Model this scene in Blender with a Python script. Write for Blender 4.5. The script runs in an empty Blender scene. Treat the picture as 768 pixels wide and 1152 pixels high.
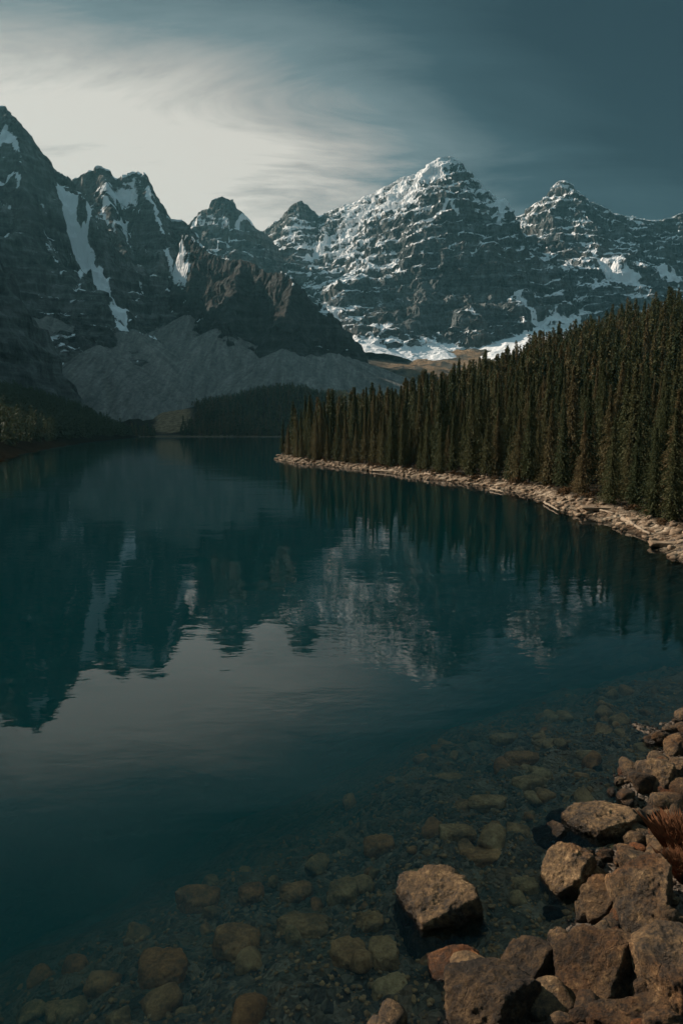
import bpy, math, random
import numpy as np
random.seed(7)
RNG = np.random.default_rng(11)
SC = bpy.context.scene
COL = SC.collection

# ------------------------------------------------------------------ camera maths
CAMH = 8.0
PITCH = math.radians(6.75)
FPX = 768.0
SP, CP = math.sin(PITCH), math.cos(PITCH)

def ratio(px, py):
    u = (576.0 - py) / FPX
    k = CP + u * SP
    return ((px - 384.0) / FPX / k, (u * CP - SP) / k)      # X/Y , (Z-CAMH)/Y

def at(px, py, Y):
    a, b = ratio(px, py)
    return (a * Y, Y, CAMH + b * Y)

def on_plane(px, py, z=0.0):
    a, b = ratio(px, py)
    Y = (z - CAMH) / b
    return (a * Y, Y, z)

# ------------------------------------------------------------------ numpy noise
_P = np.random.default_rng(3).permutation(256).astype(np.int32)
_P = np.concatenate([_P, _P, _P])
_G = np.random.default_rng(4).normal(size=(256, 3)).astype(np.float32)
_G /= np.linalg.norm(_G, axis=1)[:, None]

def pn(x, y, z=None):
    x = np.asarray(x, np.float32); y = np.asarray(y, np.float32)
    z = np.zeros_like(x) + 0.37 if z is None else np.asarray(z, np.float32) + np.zeros_like(x)
    xi = np.floor(x).astype(np.int32); yi = np.floor(y).astype(np.int32); zi = np.floor(z).astype(np.int32)
    xf = x - xi; yf = y - yi; zf = z - zi
    xi &= 255; yi &= 255; zi &= 255
    u = xf**3 * (xf * (xf * 6 - 15) + 10); v = yf**3 * (yf * (yf * 6 - 15) + 10); w = zf**3 * (zf * (zf * 6 - 15) + 10)
    def g(dx, dy, dz):
        h = _P[_P[_P[(xi + dx) & 255] + ((yi + dy) & 255)] + ((zi + dz) & 255)]
        gr = _G[h]
        return gr[..., 0] * (xf - dx) + gr[..., 1] * (yf - dy) + gr[..., 2] * (zf - dz)
    l = lambda a, b, t: a + (b - a) * t
    return l(l(l(g(0,0,0), g(1,0,0), u), l(g(0,1,0), g(1,1,0), u), v),
             l(l(g(0,0,1), g(1,0,1), u), l(g(0,1,1), g(1,1,1), u), v), w) * 1.6

def fbm(x, y, z=None, o=5, gain=0.5):
    s = 0; a = 1.0; f = 1.0
    for i in range(o):
        s = s + a * pn(x * f + 17.3 * i, y * f - 9.1 * i, None if z is None else z * f + 5.7 * i)
        a *= gain; f *= 2.03
    return s

def rid(x, y, z=None, o=5, gain=0.5):
    s = 0; a = 1.0; f = 1.0; t = 0
    for i in range(o):
        n = 1 - np.abs(pn(x * f + 31.7 * i, y * f + 3.3 * i, None if z is None else z * f + 1.9 * i)) * 2
        s = s + a * n; t += a
        a *= gain; f *= 2.07
    return s / t

def sstep(a, b, x):
    t = np.clip((x - a) / (b - a), 0, 1)
    return t * t * (3 - 2 * t)

# ------------------------------------------------------------------ object helpers
def link(name, me, mats, parent=None):
    o = bpy.data.objects.new(name, me)
    COL.objects.link(o)
    for m in (mats if isinstance(mats, (list, tuple)) else [mats]):
        if m.name not in [k.name for k in me.materials if k]:
            me.materials.append(m)
    if parent is not None:
        o.parent = parent
    return o

def tag(o, label=None, cat=None, group=None, kind=None):
    if label: o['label'] = label
    if cat: o['category'] = cat
    if group: o['group'] = group
    if kind: o['kind'] = kind
    return o

def mesh_np(name, V, F, smooth=True, attrs=None):
    """V (n,3), F (m,k) with constant k"""
    V = np.ascontiguousarray(V, np.float32); F = np.ascontiguousarray(F, np.int32)
    me = bpy.data.meshes.new(name)
    k = F.shape[1]
    me.vertices.add(len(V)); me.vertices.foreach_set('co', V.ravel())
    me.loops.add(F.size); me.loops.foreach_set('vertex_index', F.ravel())
    me.polygons.add(len(F))
    me.polygons.foreach_set('loop_start', np.arange(0, F.size, k, dtype=np.int32))
    me.polygons.foreach_set('loop_total', np.full(len(F), k, np.int32))
    me.polygons.foreach_set('use_smooth', np.full(len(F), smooth, bool))
    me.update(calc_edges=True)
    for an, av in (attrs or {}).items():
        a = me.attributes.new(an, 'FLOAT', 'POINT')
        a.data.foreach_set('value', np.ascontiguousarray(av, np.float32))
    return me

def grid_faces(nx, ny, keep=None):
    i = np.arange(ny - 1)[:, None] * nx + np.arange(nx - 1)[None, :]
    F = np.stack([i, i + 1, i + 1 + nx, i + nx], -1).reshape(-1, 4)
    if keep is not None:
        F = F[keep[F].any(1)]
    return F

def compact(V, F, attrs):
    used = np.zeros(len(V), bool); used[F.ravel()] = True
    m = np.cumsum(used) - 1
    return V[used], m[F], {k: a[used] for k, a in attrs.items()}

# ------------------------------------------------------------------ material helpers
class NT:
    def __init__(s, name):
        s.m = bpy.data.materials.new(name); s.m.use_nodes = True
        s.t = s.m.node_tree; s.t.nodes.clear()
        s.out = s.t.nodes.new('ShaderNodeOutputMaterial')
    def n(s, typ, ins=None, **kw):
        nd = s.t.nodes.new('ShaderNode' + typ)
        for k, v in kw.items(): setattr(nd, k, v)
        for k, v in (ins or {}).items():
            sock = nd.inputs[k]
            if isinstance(v, bpy.types.NodeSocket): s.t.links.new(v, sock)
            else: sock.default_value = v
        return nd
    def L(s, a, b): s.t.links.new(a, b)
    def math(s, op, a, b=0.0, clamp=False):
        return s.n('Math', {0: a, 1: b}, operation=op, use_clamp=clamp).outputs[0]
    def noise(s, vec, scale, detail=6, rough=0.55, out=0, dist=0.0):
        return s.n('TexNoise', {'Vector': vec, 'Scale': scale, 'Detail': detail, 'Roughness': rough, 'Distortion': dist}).outputs[out]
    def ramp(s, fac, stops):
        r = s.n('ValToRGB', {'Fac': fac})
        e = r.color_ramp.elements
        while len(e) < len(stops): e.new(0.5)
        for k, (p, c) in enumerate(stops):
            e[k].position = p; e[k].color = (c[0], c[1], c[2], 1) if isinstance(c, (tuple, list)) else (c, c, c, 1)
        return r.outputs[0]
    def rng(s, v, a, b, c=0.0, d=1.0):
        return s.n('MapRange', {0: v, 1: a, 2: b, 3: c, 4: d}, interpolation_type='SMOOTHSTEP').outputs[0]
    def mix(s, f, a, b, mode='MIX'):
        m = s.n('Mix', data_type='RGBA', blend_type=mode)
        for sock, v in ((m.inputs[0], f), (m.inputs[6], a), (m.inputs[7], b)):
            if isinstance(v, bpy.types.NodeSocket): s.t.links.new(v, sock)
            else: sock.default_value = (v[0], v[1], v[2], 1) if isinstance(v, (tuple, list)) else v
        return m.outputs[2]
    def scale(s, vec, sc):
        return s.n('Mapping', {'Vector': vec, 'Scale': sc}).outputs[0]
    def pos(s):
        return s.n('NewGeometry').outputs['Position']
    def attr(s, name):
        return s.n('Attribute', attribute_name=name).outputs['Fac']
    def principled(s, color, rough=0.9, normal=None, **kw):
        ins = {'Base Color': color if isinstance(color, bpy.types.NodeSocket) else (*color, 1), 'Roughness': rough}
        if normal is not None: ins['Normal'] = normal
        ins.update(kw)
        b = s.n('BsdfPrincipled', ins)
        s.L(b.outputs[0], s.out.inputs['Surface'])
        return b
    def bump(s, h, strength=0.5, dist=1.0, normal=None):
        ins = {'Height': h, 'Strength': strength, 'Distance': dist}
        if normal is not None: ins['Normal'] = normal
        return s.n('Bump', ins).outputs[0]

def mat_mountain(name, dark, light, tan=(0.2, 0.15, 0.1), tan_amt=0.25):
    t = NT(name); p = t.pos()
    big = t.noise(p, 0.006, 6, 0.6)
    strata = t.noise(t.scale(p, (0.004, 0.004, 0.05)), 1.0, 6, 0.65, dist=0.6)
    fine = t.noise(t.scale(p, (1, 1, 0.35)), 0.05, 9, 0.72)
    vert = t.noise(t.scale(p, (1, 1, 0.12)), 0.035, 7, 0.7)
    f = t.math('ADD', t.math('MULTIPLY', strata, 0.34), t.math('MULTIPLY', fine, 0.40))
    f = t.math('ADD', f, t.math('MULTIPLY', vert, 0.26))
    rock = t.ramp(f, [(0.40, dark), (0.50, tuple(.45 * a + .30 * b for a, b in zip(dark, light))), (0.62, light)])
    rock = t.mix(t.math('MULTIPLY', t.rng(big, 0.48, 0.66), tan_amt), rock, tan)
    tal = t.attr('talus')
    tn = t.math('ADD', t.math('MULTIPLY', t.noise(t.scale(p, (0.09, 0.012, 0.02)), 1.0, 8, 0.72, dist=.8), .6), t.math('MULTIPLY', t.noise(p, .12, 8, .75), .4))
    talc = t.ramp(tn, [(0.38, (0.075, 0.078, 0.075)), (0.52, (0.16, 0.155, 0.145)), (0.64, (0.26, 0.25, 0.23))])
    talc = t.mix(t.rng(t.attr('streak'), -.1, .7), talc, t.mix(1.0, talc, (1.25, 1.22, 1.18), 'MULTIPLY'))
    talc = t.mix(t.rng(t.attr('streak'), -.1, -.7), talc, t.mix(1.0, talc, (0.78, 0.78, 0.76), 'MULTIPLY'))
    rock = t.mix(t.math('MULTIPLY', tal, 1.0, True), rock, talc)
    sn = t.attr('snow')
    nn = t.noise(p, 0.045, 8, 0.68)
    band = t.noise(t.n('Mapping', {'Vector': p, 'Rotation': (0.0, 0.16, 0.0), 'Scale': (0.008, 0.008, 0.05)}).outputs[0], 1.0, 7, 0.68, dist=1.2)
    sv = t.math('ADD', sn, t.math('MULTIPLY', t.math('SUBTRACT', nn, 0.5), 1.5))
    sv = t.math('ADD', sv, t.math('MULTIPLY', t.math('SUBTRACT', band, 0.5), 0.9))
    sf = t.rng(sv, 0.46, 0.60)
    col = t.mix(sf, rock, (0.78, 0.80, 0.82))
    h = t.noise(t.scale(p, (1, 1, 0.5)), 0.06, 10, 0.72)
    hs = t.noise(t.scale(p, (0.012, 0.012, 0.12)), 1.0, 6, 0.6)
    hh = t.math('ADD', t.math('MULTIPLY', h, 1.0), t.math('MULTIPLY', hs, 0.6))
    strength = t.math('SUBTRACT', 0.85, t.math('MULTIPLY', t.math('MAXIMUM', sf, t.math('MULTIPLY', tal, 0.7)), 0.6))
    bp = t.n('Bump', {'Height': hh, 'Strength': strength, 'Distance': 40.0}).outputs[0]
    t.principled(col, t.math('SUBTRACT', 0.95, t.math('MULTIPLY', sf, 0.25)), bp, **{'Specular IOR Level': 0.2})
    return t.m

# ------------------------------------------------------------------ ridge based height fields
def seg_field(X, Y, polys, warp=None):
    """max over ridge polylines of (crest height - fall(distance)); returns h, along, dist"""
    best = np.full(X.shape, -1e9, np.float32); al = np.zeros_like(best); di = np.zeros_like(best)
    base = 0.0
    for poly in polys:
        pts = poly['p']; fall = poly['fall']
        cum = base
        for (a, b) in zip(pts[:-1], pts[1:]):
            ax, ay, az = a; bx, by, bz = b
            dx, dy = bx - ax, by - ay; L2 = dx * dx + dy * dy + 1e-6
            tt = np.clip(((X - ax) * dx + (Y - ay) * dy) / L2, 0, 1)
            cx = ax + dx * tt; cy = ay + dy * tt
            d = np.hypot(X - cx, Y - cy)
            z = az + (bz - az) * tt - fall(d)
            ang = np.arctan2(Y - cy, X - cx)
            s = cum + tt * math.sqrt(L2) + ang * 40.0
            m = z > best
            best = np.where(m, z, best); al = np.where(m, s, al); di = np.where(m, d, di)
            cum += math.sqrt(L2)
        base += 5000.0
    return best, al, di

def piecewise(*knots):
    """fall function from (distance, drop) knots"""
    xs = np.array([k[0] for k in knots], float); ys = np.array([k[1] for k in knots], float)
    s_end = (ys[-1] - ys[-2]) / (xs[-1] - xs[-2])
    def f(d):
        return np.interp(d, xs, ys).astype(np.float32) + np.maximum(d - xs[-1], 0) * s_end
    return f

class Field:
    """sampled height field that pixels of the plan can be dropped on"""
    def __init__(s, x0, y0, res, H): s.x0, s.y0, s.res, s.H = x0, y0, res, H
    def z(s, x, y):
        i = (np.asarray(x) - s.x0) / s.res; j = (np.asarray(y) - s.y0) / s.res
        ny, nx = s.H.shape
        i = np.clip(i, 0, nx - 1.001); j = np.clip(j, 0, ny - 1.001)
        a = i.astype(int); b = j.astype(int); u = i - a; v = j - b
        H = s.H
        return H[b, a]*(1-u)*(1-v) + H[b, a+1]*u*(1-v) + H[b+1, a]*(1-u)*v + H[b+1, a+1]*u*v
    def hit(s, px, py):
        a, b = ratio(px, py)
        ny, nx = s.H.shape
        Ys = np.arange(max(s.y0, 1), s.y0 + ny * s.res, s.res * 0.5)
        d = CAMH + b * Ys - s.z(a * Ys, Ys)
        k = np.where(d < 0)[0]
        Yh = Ys[k[0]] if len(k) else Ys[np.argmin(d)]
        return (a * Yh, Yh, CAMH + b * Yh)

def near_poly(X, Y, pts):
    best = np.full(X.shape, 1e9, np.float32); tb = np.zeros_like(best)
    n = len(pts) - 1
    for k in range(n):
        ax, ay = pts[k][:2]; bx, by = pts[k + 1][:2]
        dx, dy = bx - ax, by - ay; L2 = dx * dx + dy * dy + 1e-6
        t = np.clip(((X - ax) * dx + (Y - ay) * dy) / L2, 0, 1)
        d = np.hypot(X - ax - dx * t, Y - ay - dy * t)
        m = d < best
        best = np.where(m, d, best); tb = np.where(m, (k + t) / n, tb)
    return best, tb

SPECS = []
def build_mountain(*a, **k): SPECS.append(dict(a=a, k=k))

def prepare(name, label, box, res, ridges, mat, seed, gully=(28, 70, 350), strata=(34, 0.6, 0.05, 0.0), cones=(), rough=10.0, spiky=1.0, **_):
    x0, x1, y0, y1 = box
    nx = int((x1 - x0) / res) + 1; ny = int((y1 - y0) / res) + 1
    X, Y = np.meshgrid(np.linspace(x0, x0 + (nx - 1) * res, nx, dtype=np.float32), np.linspace(y0, y0 + (ny - 1) * res, ny, dtype=np.float32))
    so = seed * 13.7
    polys = [{'p': [at(*q) for q in r['p']] if r.get('px', 1) else r['p'], 'fall': r['fall']} for r in ridges]
    h0, _, d0 = seg_field(X, Y, polys)
    wa = np.clip(d0 * 0.32, 0, 45)
    WX = X + wa * fbm(X / 140 + so, Y / 140, o=4); WY = Y + wa * fbm(X / 140, Y / 140 + so + 40, o=4)
    H, S, D = seg_field(WX, WY, polys)
    ga, gw, gl = gully
    g = rid(S / gw + so, D / gl, o=5, gain=0.6)
    H = H + ga * 1.5 * (g - 0.62) * sstep(0, 70, D)
    e = sstep(0, 60, D)
    H = H + rough * 1.3 * fbm(X / 90 + so, Y / 90, o=6, gain=.55) * (0.18 + 0.82 * e) + rough * 1.7 * (rid(X / 55, Y / 55 + so, o=5, gain=.6) - 0.62) * (.35 * spiky + .65 * e)
    per, amt, tx, ty = strata
    q = (H + tx * X + ty * Y + 34 * fbm(X / 230 + so, Y / 230, o=4)) / per
    fr = q - np.floor(q)
    H = H + per * amt * (sstep(0.30, 0.85, fr) - fr) * sstep(0, 40, D)
    q = (H + tx * X + ty * Y + 16 * fbm(X / 110 + so, Y / 120, o=3)) / (per * 0.37); fr = q - np.floor(q)
    H = H + per * 0.37 * amt * 1.1 * (sstep(0.25, 0.9, fr) - fr) * sstep(0, 40, D)
    conek = np.full(H.shape, -1, np.int8); streak = np.zeros_like(H)
    for c in cones:
        ax, ay, az = at(*c['apex'])
        d = np.hypot(X - ax, (Y - ay)); ang = np.arctan2(Y - ay, X - ax)
        ch = az - c['slope'] * d * (1 + .12 * fbm(ang * 2.5 + so, d / 900, o=2)) + 1.5 * c.get('n', 1) * fbm(ang * 13 + so, d / 400, o=4) + 2.5 * fbm(X / 40, Y / 40, o=3)
        m = ch > H
        streak = np.where(m, fbm(ang * 16 + so + ax, d / 500, o=5, gain=.6), streak)
        H = np.where(m, ch, H); conek = np.where(m, 1 if c.get('snow') else 0, conek)
    return X, Y, H, conek, streak

def union_hit(px, py):
    a, b = ratio(px, py)
    Ys = np.arange(640, 4300, 2.0); xs_ = a * Ys
    top = np.full(Ys.shape, -1e9)
    for sp_ in SPECS:
        f = sp_['fld']; ny, nx = f.H.shape
        m = (xs_ > f.x0) & (xs_ < f.x0 + (nx - 1) * f.res) & (Ys > f.y0) & (Ys < f.y0 + (ny - 1) * f.res)
        if m.any(): top[m] = np.maximum(top[m], f.z(xs_[m], Ys[m]))
    d = CAMH + b * Ys - top
    k = np.where(d < 0)[0]
    Yh = Ys[k[0]] if len(k) else Ys[np.argmin(d)]
    return (a * Yh, Yh, CAMH + b * Yh)

def finish(sp_, couloirs, brushes):
    a = sp_['a']; k = sp_['k']; name, label, box, res, ridges, mat, seed = a
    X, Y, H, conek, streak = sp_['arr']; so = seed * 13.7
    sb = k.get('snow_base', 0); sa = k.get('snow_alt', (300, 900)); nz = k.get('nz', (0.5, 0.85)); crag = k.get('crag', 7.0) * 1.25
    talus = (conek == 0).astype(np.float32); snow_add = np.where(conek == 1, .9, 0.0).astype(np.float32)
    for pts, (w0, w1), s_, cut in couloirs:
        P = np.array(pts)
        if P[:, 0].max() < box[0] - 60 or P[:, 0].min() > box[1] + 60 or P[:, 1].max() < box[2] - 60 or P[:, 1].min() > box[3] + 60: continue
        d, t = near_poly(X + 9 * fbm(X / 45, Y / 45 + 9, o=4), Y + 14 * fbm(X / 45 + 5, Y / 45, o=4), pts)
        w = (w0 + (w1 - w0) * t) * 1.2
        zz_ = np.interp(t, np.linspace(0, 1, len(pts)), P[:, 2])
        near_ = 1 - sstep(110, 220, np.abs(H - zz_))
        H = H - cut * (1 - sstep(0.2 * w, 1.7 * w, d)) * near_
        snow_add = snow_add + (1 - sstep(w * 0.6, w * 1.2, d)) * s_ * near_
    for (bx, by, bz), r_, w_ in brushes:
        r2 = ((X - bx)**2 + (Y - by)**2 + (0.8 * (H - bz))**2) / r_**2
        snow_add = snow_add + w_ * np.exp(-r2)
    gy, gx = np.gradient(H, res); N = 1 / np.sqrt(1 + gx**2 + gy**2)
    st = (1 - talus) * (1 - np.clip(snow_add, 0, 1) * .7) * sp_.get('one', 1)
    cx = fbm(X / 38, Y / 38, H / 24 + so, o=5, gain=.58) * crag * st; cy = fbm(X / 38 + 50, Y / 38, H / 24 + so, o=5, gain=.58) * crag * st
    snow = sb + 0.95 * (sstep(nz[0], nz[1], N) - 0.42) + 0.35 * (sstep(sa[0], sa[1], H) - 0.5) + 0.38 * fbm(X / 160 + so, Y / 160, H / 160, o=3) + .22
    snow = np.where(talus > .5, -.6, snow) + snow_add
    V = np.stack([X + cx, Y + cy, H], -1).reshape(-1, 3)
    ny, nx = X.shape
    F = grid_faces(nx, ny, keep=(H.ravel() > -25))
    V, F, at_ = compact(V, F, {'snow': snow.ravel(), 'talus': talus.ravel(), 'streak': streak.ravel()})
    o = link(name, mesh_np(name, V, F, name == 'scree', at_), mat)
    tag(o, label, 'mountain', kind='structure')

def build_all():
    def prep(s_):
        s_['arr'] = prepare(*s_['a'], **s_['k']); b_ = s_['a'][2]; s_['fld'] = Field(b_[0], b_[2], s_['a'][3], s_['arr'][2])
    for s_ in SPECS: prep(s_)
    spur = SPECS.pop(1)
    cn = []
    for (px, py, sl, n_) in SCREE:
        Yh = union_hit(px, py)[1]; Yh = min(Yh, 1560.0) if px > 240 else Yh; print('scree', px, py, Yh); cn.append(dict(apex=(px, py, Yh - 4), slope=sl, n=n_))
    SPECS.insert(1, spur)
    build_mountain('scree', 'pale grey scree fans spreading down from the dark cliffs towards the lake', (-820, 260, 900, 1720), 4.5,
        [dict(p=[(-40, 470, 1000), (-45, 470, 1001)], fall=piecewise((0, 0), (10, 80), (50, 300)))], M_ROCK_NEAR, 12, rough=0, gully=(0, 50, 200), strata=(30, 0, 0, 0), cones=cn)
    prep(SPECS[-1])
    cs, bs = [], []
    for s_ in SPECS:
        for c in s_['k'].get('couloirs', ()):
            cs.append(([union_hit(*q) for q in c['p']], c['w'], c.get('s', 1.0), c.get('cut', 10)))
        for b_ in s_['k'].get('brushes', ()): bs.append((union_hit(b_[0], b_[1]), b_[2], b_[3]))
    for s_ in SPECS: finish(s_, cs, bs)

M_ROCK_NEAR = mat_mountain('grey_near_limestone', (0.018, 0.023, 0.025), (0.34, 0.345, 0.335), (0.19, 0.165, 0.14), 0.25)  # grey limestone of the nearer cliffs, spur and scree
M_ROCK_DARK = mat_mountain('shade_darkened_limestone', (0.014, 0.018, 0.019), (0.15, 0.15, 0.145), (0.09, 0.08, 0.07), 0.2)  # same limestone darkened: the promontory's shade is put into its colour
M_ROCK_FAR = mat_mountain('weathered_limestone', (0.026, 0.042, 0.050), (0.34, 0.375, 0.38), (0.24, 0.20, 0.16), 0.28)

# ---- left tower
F_CLIFF = piecewise((0, 0), (40, 112), (140, 290), (320, 560), (500, 780))
F_RIB = piecewise((0, 0), (60, 85), (200, 230), (500, 480))
F_SOFT = piecewise((0, 0), (100, 95), (400, 330), (900, 640))
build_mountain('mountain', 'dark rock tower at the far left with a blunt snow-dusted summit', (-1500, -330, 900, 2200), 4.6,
    [dict(px=0, p=[(-1350, 900, 470), (-1180, 1150, 560), (-950, 1400, 680), at(-60, 150, 1740)], fall=F_CLIFF),  # ridge carried on out of view so its shadow covers the scree
     dict(p=[(-60, 150, 1740), (-18, 124, 1700), (6, 117, 1690), (17, 131, 1685), (26, 155, 1680),
             (40, 182, 1680), (48, 205, 1690), (62, 216, 1720), (74, 232, 1750)], fall=F_CLIFF),
     dict(p=[(17, 131, 1685), (30, 230, 1560), (45, 320, 1470), (66, 420, 1390)], fall=F_RIB),
     dict(p=[(48, 205, 1690), (85, 290, 1610), (112, 390, 1550)], fall=F_RIB),
     dict(p=[(-18, 124, 1700), (-30, 250, 1510), (-20, 350, 1360)], fall=F_RIB)],
    M_ROCK_NEAR, 1, gully=(34, 55, 300), strata=(36, .34, .04, .02), snow_base=-0.08, snow_alt=(250, 750),
    couloirs=[dict(p=[(2, 150), (22, 175)], w=(6, 6), s=.6, cut=2), dict(p=[(0, 204), (14, 202), (24, 206)], w=(5, 4), s=.8, cut=2), dict(p=[(2, 232), (16, 240), (30, 243)], w=(4, 3), s=.7, cut=2), dict(p=[(10, 262), (24, 268)], w=(4, 4), s=.6, cut=2), dict(p=[(40, 215), (50, 240)], w=(3, 3), s=.6, cut=2), dict(p=[(52, 262), (60, 288), (66, 300)], w=(6, 8), s=.8, cut=4), dict(p=[(36, 310), (45, 330), (50, 350)], w=(3, 4), s=.7, cut=6),
              dict(p=[(92, 290), (84, 325), (76, 352)], w=(4, 6), s=.75, cut=6)],
    brushes=[(6, 150, 50, .2), (10, 178, 40, .2), (18, 250, 60, .2), (20, 220, 50, .2)],
    )
# ---- near dark spur at the left edge, plus unseen ridge added to shade left forest
build_mountain('mountain', 'low black cliff spur at the left edge above the lakeside forest, with an added unseen ridge shading it', (-1250, -330, 250, 1350), 5.5,
    [dict(px=0, p=[(-900, 450, 400), (-950, 750, 520), (-800, 950, 480), at(-60, 220, 1000)], fall=piecewise((0, 0), (100, 150), (300, 400), (400, 540))), dict(p=[(-60, 220, 1000), (-14, 262, 1000), (2, 300, 1000), (14, 345, 1005), (28, 385, 1010), (40, 420, 1015), (50, 450, 1020)], fall=piecewise((0, 0), (30, 75), (120, 240), (400, 520)))],
    M_ROCK_NEAR, 5, gully=(20, 45, 200), snow_base=-1.4, rough=7)
# ---- twin topped mountain
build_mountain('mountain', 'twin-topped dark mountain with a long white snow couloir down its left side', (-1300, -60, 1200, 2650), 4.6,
    [dict(p=[(40, 240, 2130), (60, 222, 2100), (72, 211, 2070), (84, 199, 2065), (100, 192, 2060), (112, 186, 2055), (122, 191, 2055), (130, 200, 2055), (140, 195, 2050),
             (152, 192, 2050), (163, 194, 2040), (168, 206, 2035), (178, 222, 2030), (188, 240, 2020), (195, 247, 2020), (205, 246, 2020), (214, 254, 2015), (224, 266, 2020)], fall=F_CLIFF),
     dict(p=[(114, 188, 2055), (128, 245, 1930), (150, 300, 1820), (170, 360, 1730), (190, 410, 1670)], fall=F_RIB),
     dict(p=[(163, 194, 2040), (185, 270, 1910), (205, 330, 1810), (213, 350, 1780)], fall=F_RIB),
     dict(p=[(84, 199, 2065), (70, 240, 2000), (88, 300, 1870), (110, 365, 1730)], fall=F_RIB)],
    M_ROCK_NEAR, 2, gully=(36, 65, 360), strata=(38, .38, -.05, 0), snow_base=-0.06, snow_alt=(450, 720),
    couloirs=[dict(p=[(72, 218), (82, 240), (92, 268), (104, 296), (118, 322), (132, 345), (143, 362)], w=(14, 19), s=1.25, cut=18),
              dict(p=[(166, 214), (177, 240), (186, 264)], w=(4, 4), s=.8, cut=4), dict(p=[(104, 238), (118, 232), (132, 236)], w=(5, 4), s=.7, cut=2), dict(p=[(112, 262), (128, 258), (142, 252)], w=(4, 4), s=.7, cut=2),
              dict(p=[(88, 250), (104, 246), (120, 250)], w=(6, 4), s=.8, cut=2), dict(p=[(150, 300), (156, 320), (165, 336)], w=(3, 4), s=.6, cut=4), dict(p=[(128, 285), (140, 300), (146, 318)], w=(3, 3), s=.6, cut=4),
              dict(p=[(143, 350), (150, 340)], w=(10, 10), s=.7, cut=4),
              dict(p=[(135, 248), (146, 266), (152, 282)], w=(4, 6), s=.8, cut=5),
              dict(p=[(188, 276), (198, 305), (212, 335), (232, 352)], w=(9, 9), s=.9, cut=12),
              dict(p=[(192, 280), (205, 300), (222, 312), (240, 318)], w=(6, 6), s=.6, cut=4)],
    brushes=[(118, 215, 50, .4), (150, 208, 50, .45), (140, 225, 70, .3), (90, 222, 60, .4), (205, 300, 70, .25), (160, 240, 70, .2), (215, 290, 70, .25)],
    )
# ---- blunt promontory
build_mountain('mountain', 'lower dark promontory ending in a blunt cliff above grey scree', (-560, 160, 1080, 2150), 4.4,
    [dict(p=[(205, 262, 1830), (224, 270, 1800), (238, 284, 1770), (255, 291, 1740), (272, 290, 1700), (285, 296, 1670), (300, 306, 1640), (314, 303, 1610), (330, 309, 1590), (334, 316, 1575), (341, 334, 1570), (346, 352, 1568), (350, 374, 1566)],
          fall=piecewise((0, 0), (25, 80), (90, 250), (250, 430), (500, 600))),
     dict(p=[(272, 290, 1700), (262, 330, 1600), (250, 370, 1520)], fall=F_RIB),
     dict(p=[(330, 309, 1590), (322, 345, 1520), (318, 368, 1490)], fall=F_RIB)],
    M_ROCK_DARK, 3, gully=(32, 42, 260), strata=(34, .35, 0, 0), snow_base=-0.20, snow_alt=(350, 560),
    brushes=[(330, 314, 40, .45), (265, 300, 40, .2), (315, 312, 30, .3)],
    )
# ---- banded peak behind
build_mountain('mountain', 'banded square-topped peak left of centre with a snow ledge below its summit', (-1050, 60, 2150, 3300), 6.0,
    [dict(p=[(195, 275, 2800), (212, 252, 2750), (220, 242, 2740), (228, 234, 2735), (238, 233, 2735), (240, 224, 2732), (250, 220, 2730), (262, 223, 2730), (266, 232, 2730), (276, 240, 2730), (284, 250, 2735), (290, 256, 2740), (300, 262, 2760), (312, 275, 2790)],
          fall=piecewise((0, 0), (30, 70), (120, 190), (400, 450), (700, 650))),
     dict(p=[(250, 220, 2730), (262, 280, 2600), (280, 320, 2500)], fall=F_RIB)],
    M_ROCK_FAR, 4, gully=(26, 80, 400), strata=(64, .55, 0, 0), snow_base=-0.12, snow_alt=(500, 1000),
    couloirs=[dict(p=[(218, 253), (235, 251), (256, 250), (282, 249)], w=(13, 9), s=.9, cut=0), dict(p=[(222, 271), (245, 271), (265, 270)], w=(9, 6), s=.8, cut=0), dict(p=[(255, 277), (285, 279)], w=(5, 5), s=.6, cut=0)],
    crag=9)
build_mountain('mountain', 'small pointed pyramid peak at centre, snow-flecked, behind the others', (-560, 420, 2400, 3700), 6.5,
    [dict(p=[(285, 268, 3250), (300, 256, 3200), (312, 248, 3160), (322, 238, 3120), (330, 229, 3100), (337, 223, 3100), (344, 229, 3100), (354, 238, 3110), (362, 246, 3130), (380, 262, 3160), (400, 280, 3200)],
          fall=piecewise((0, 0), (40, 65), (200, 240), (500, 480), (800, 700))),
     dict(p=[(337, 223, 3100), (330, 270, 2950), (345, 320, 2750)], fall=F_RIB)],
    M_ROCK_FAR, 6, gully=(22, 80, 400), strata=(48, .5, -.08, 0), snow_base=0.08, snow_alt=(500, 1100),
    brushes=[(340, 265, 120, .2), (350, 300, 110, .25), (320, 260, 90, .2)], crag=9)
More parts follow.
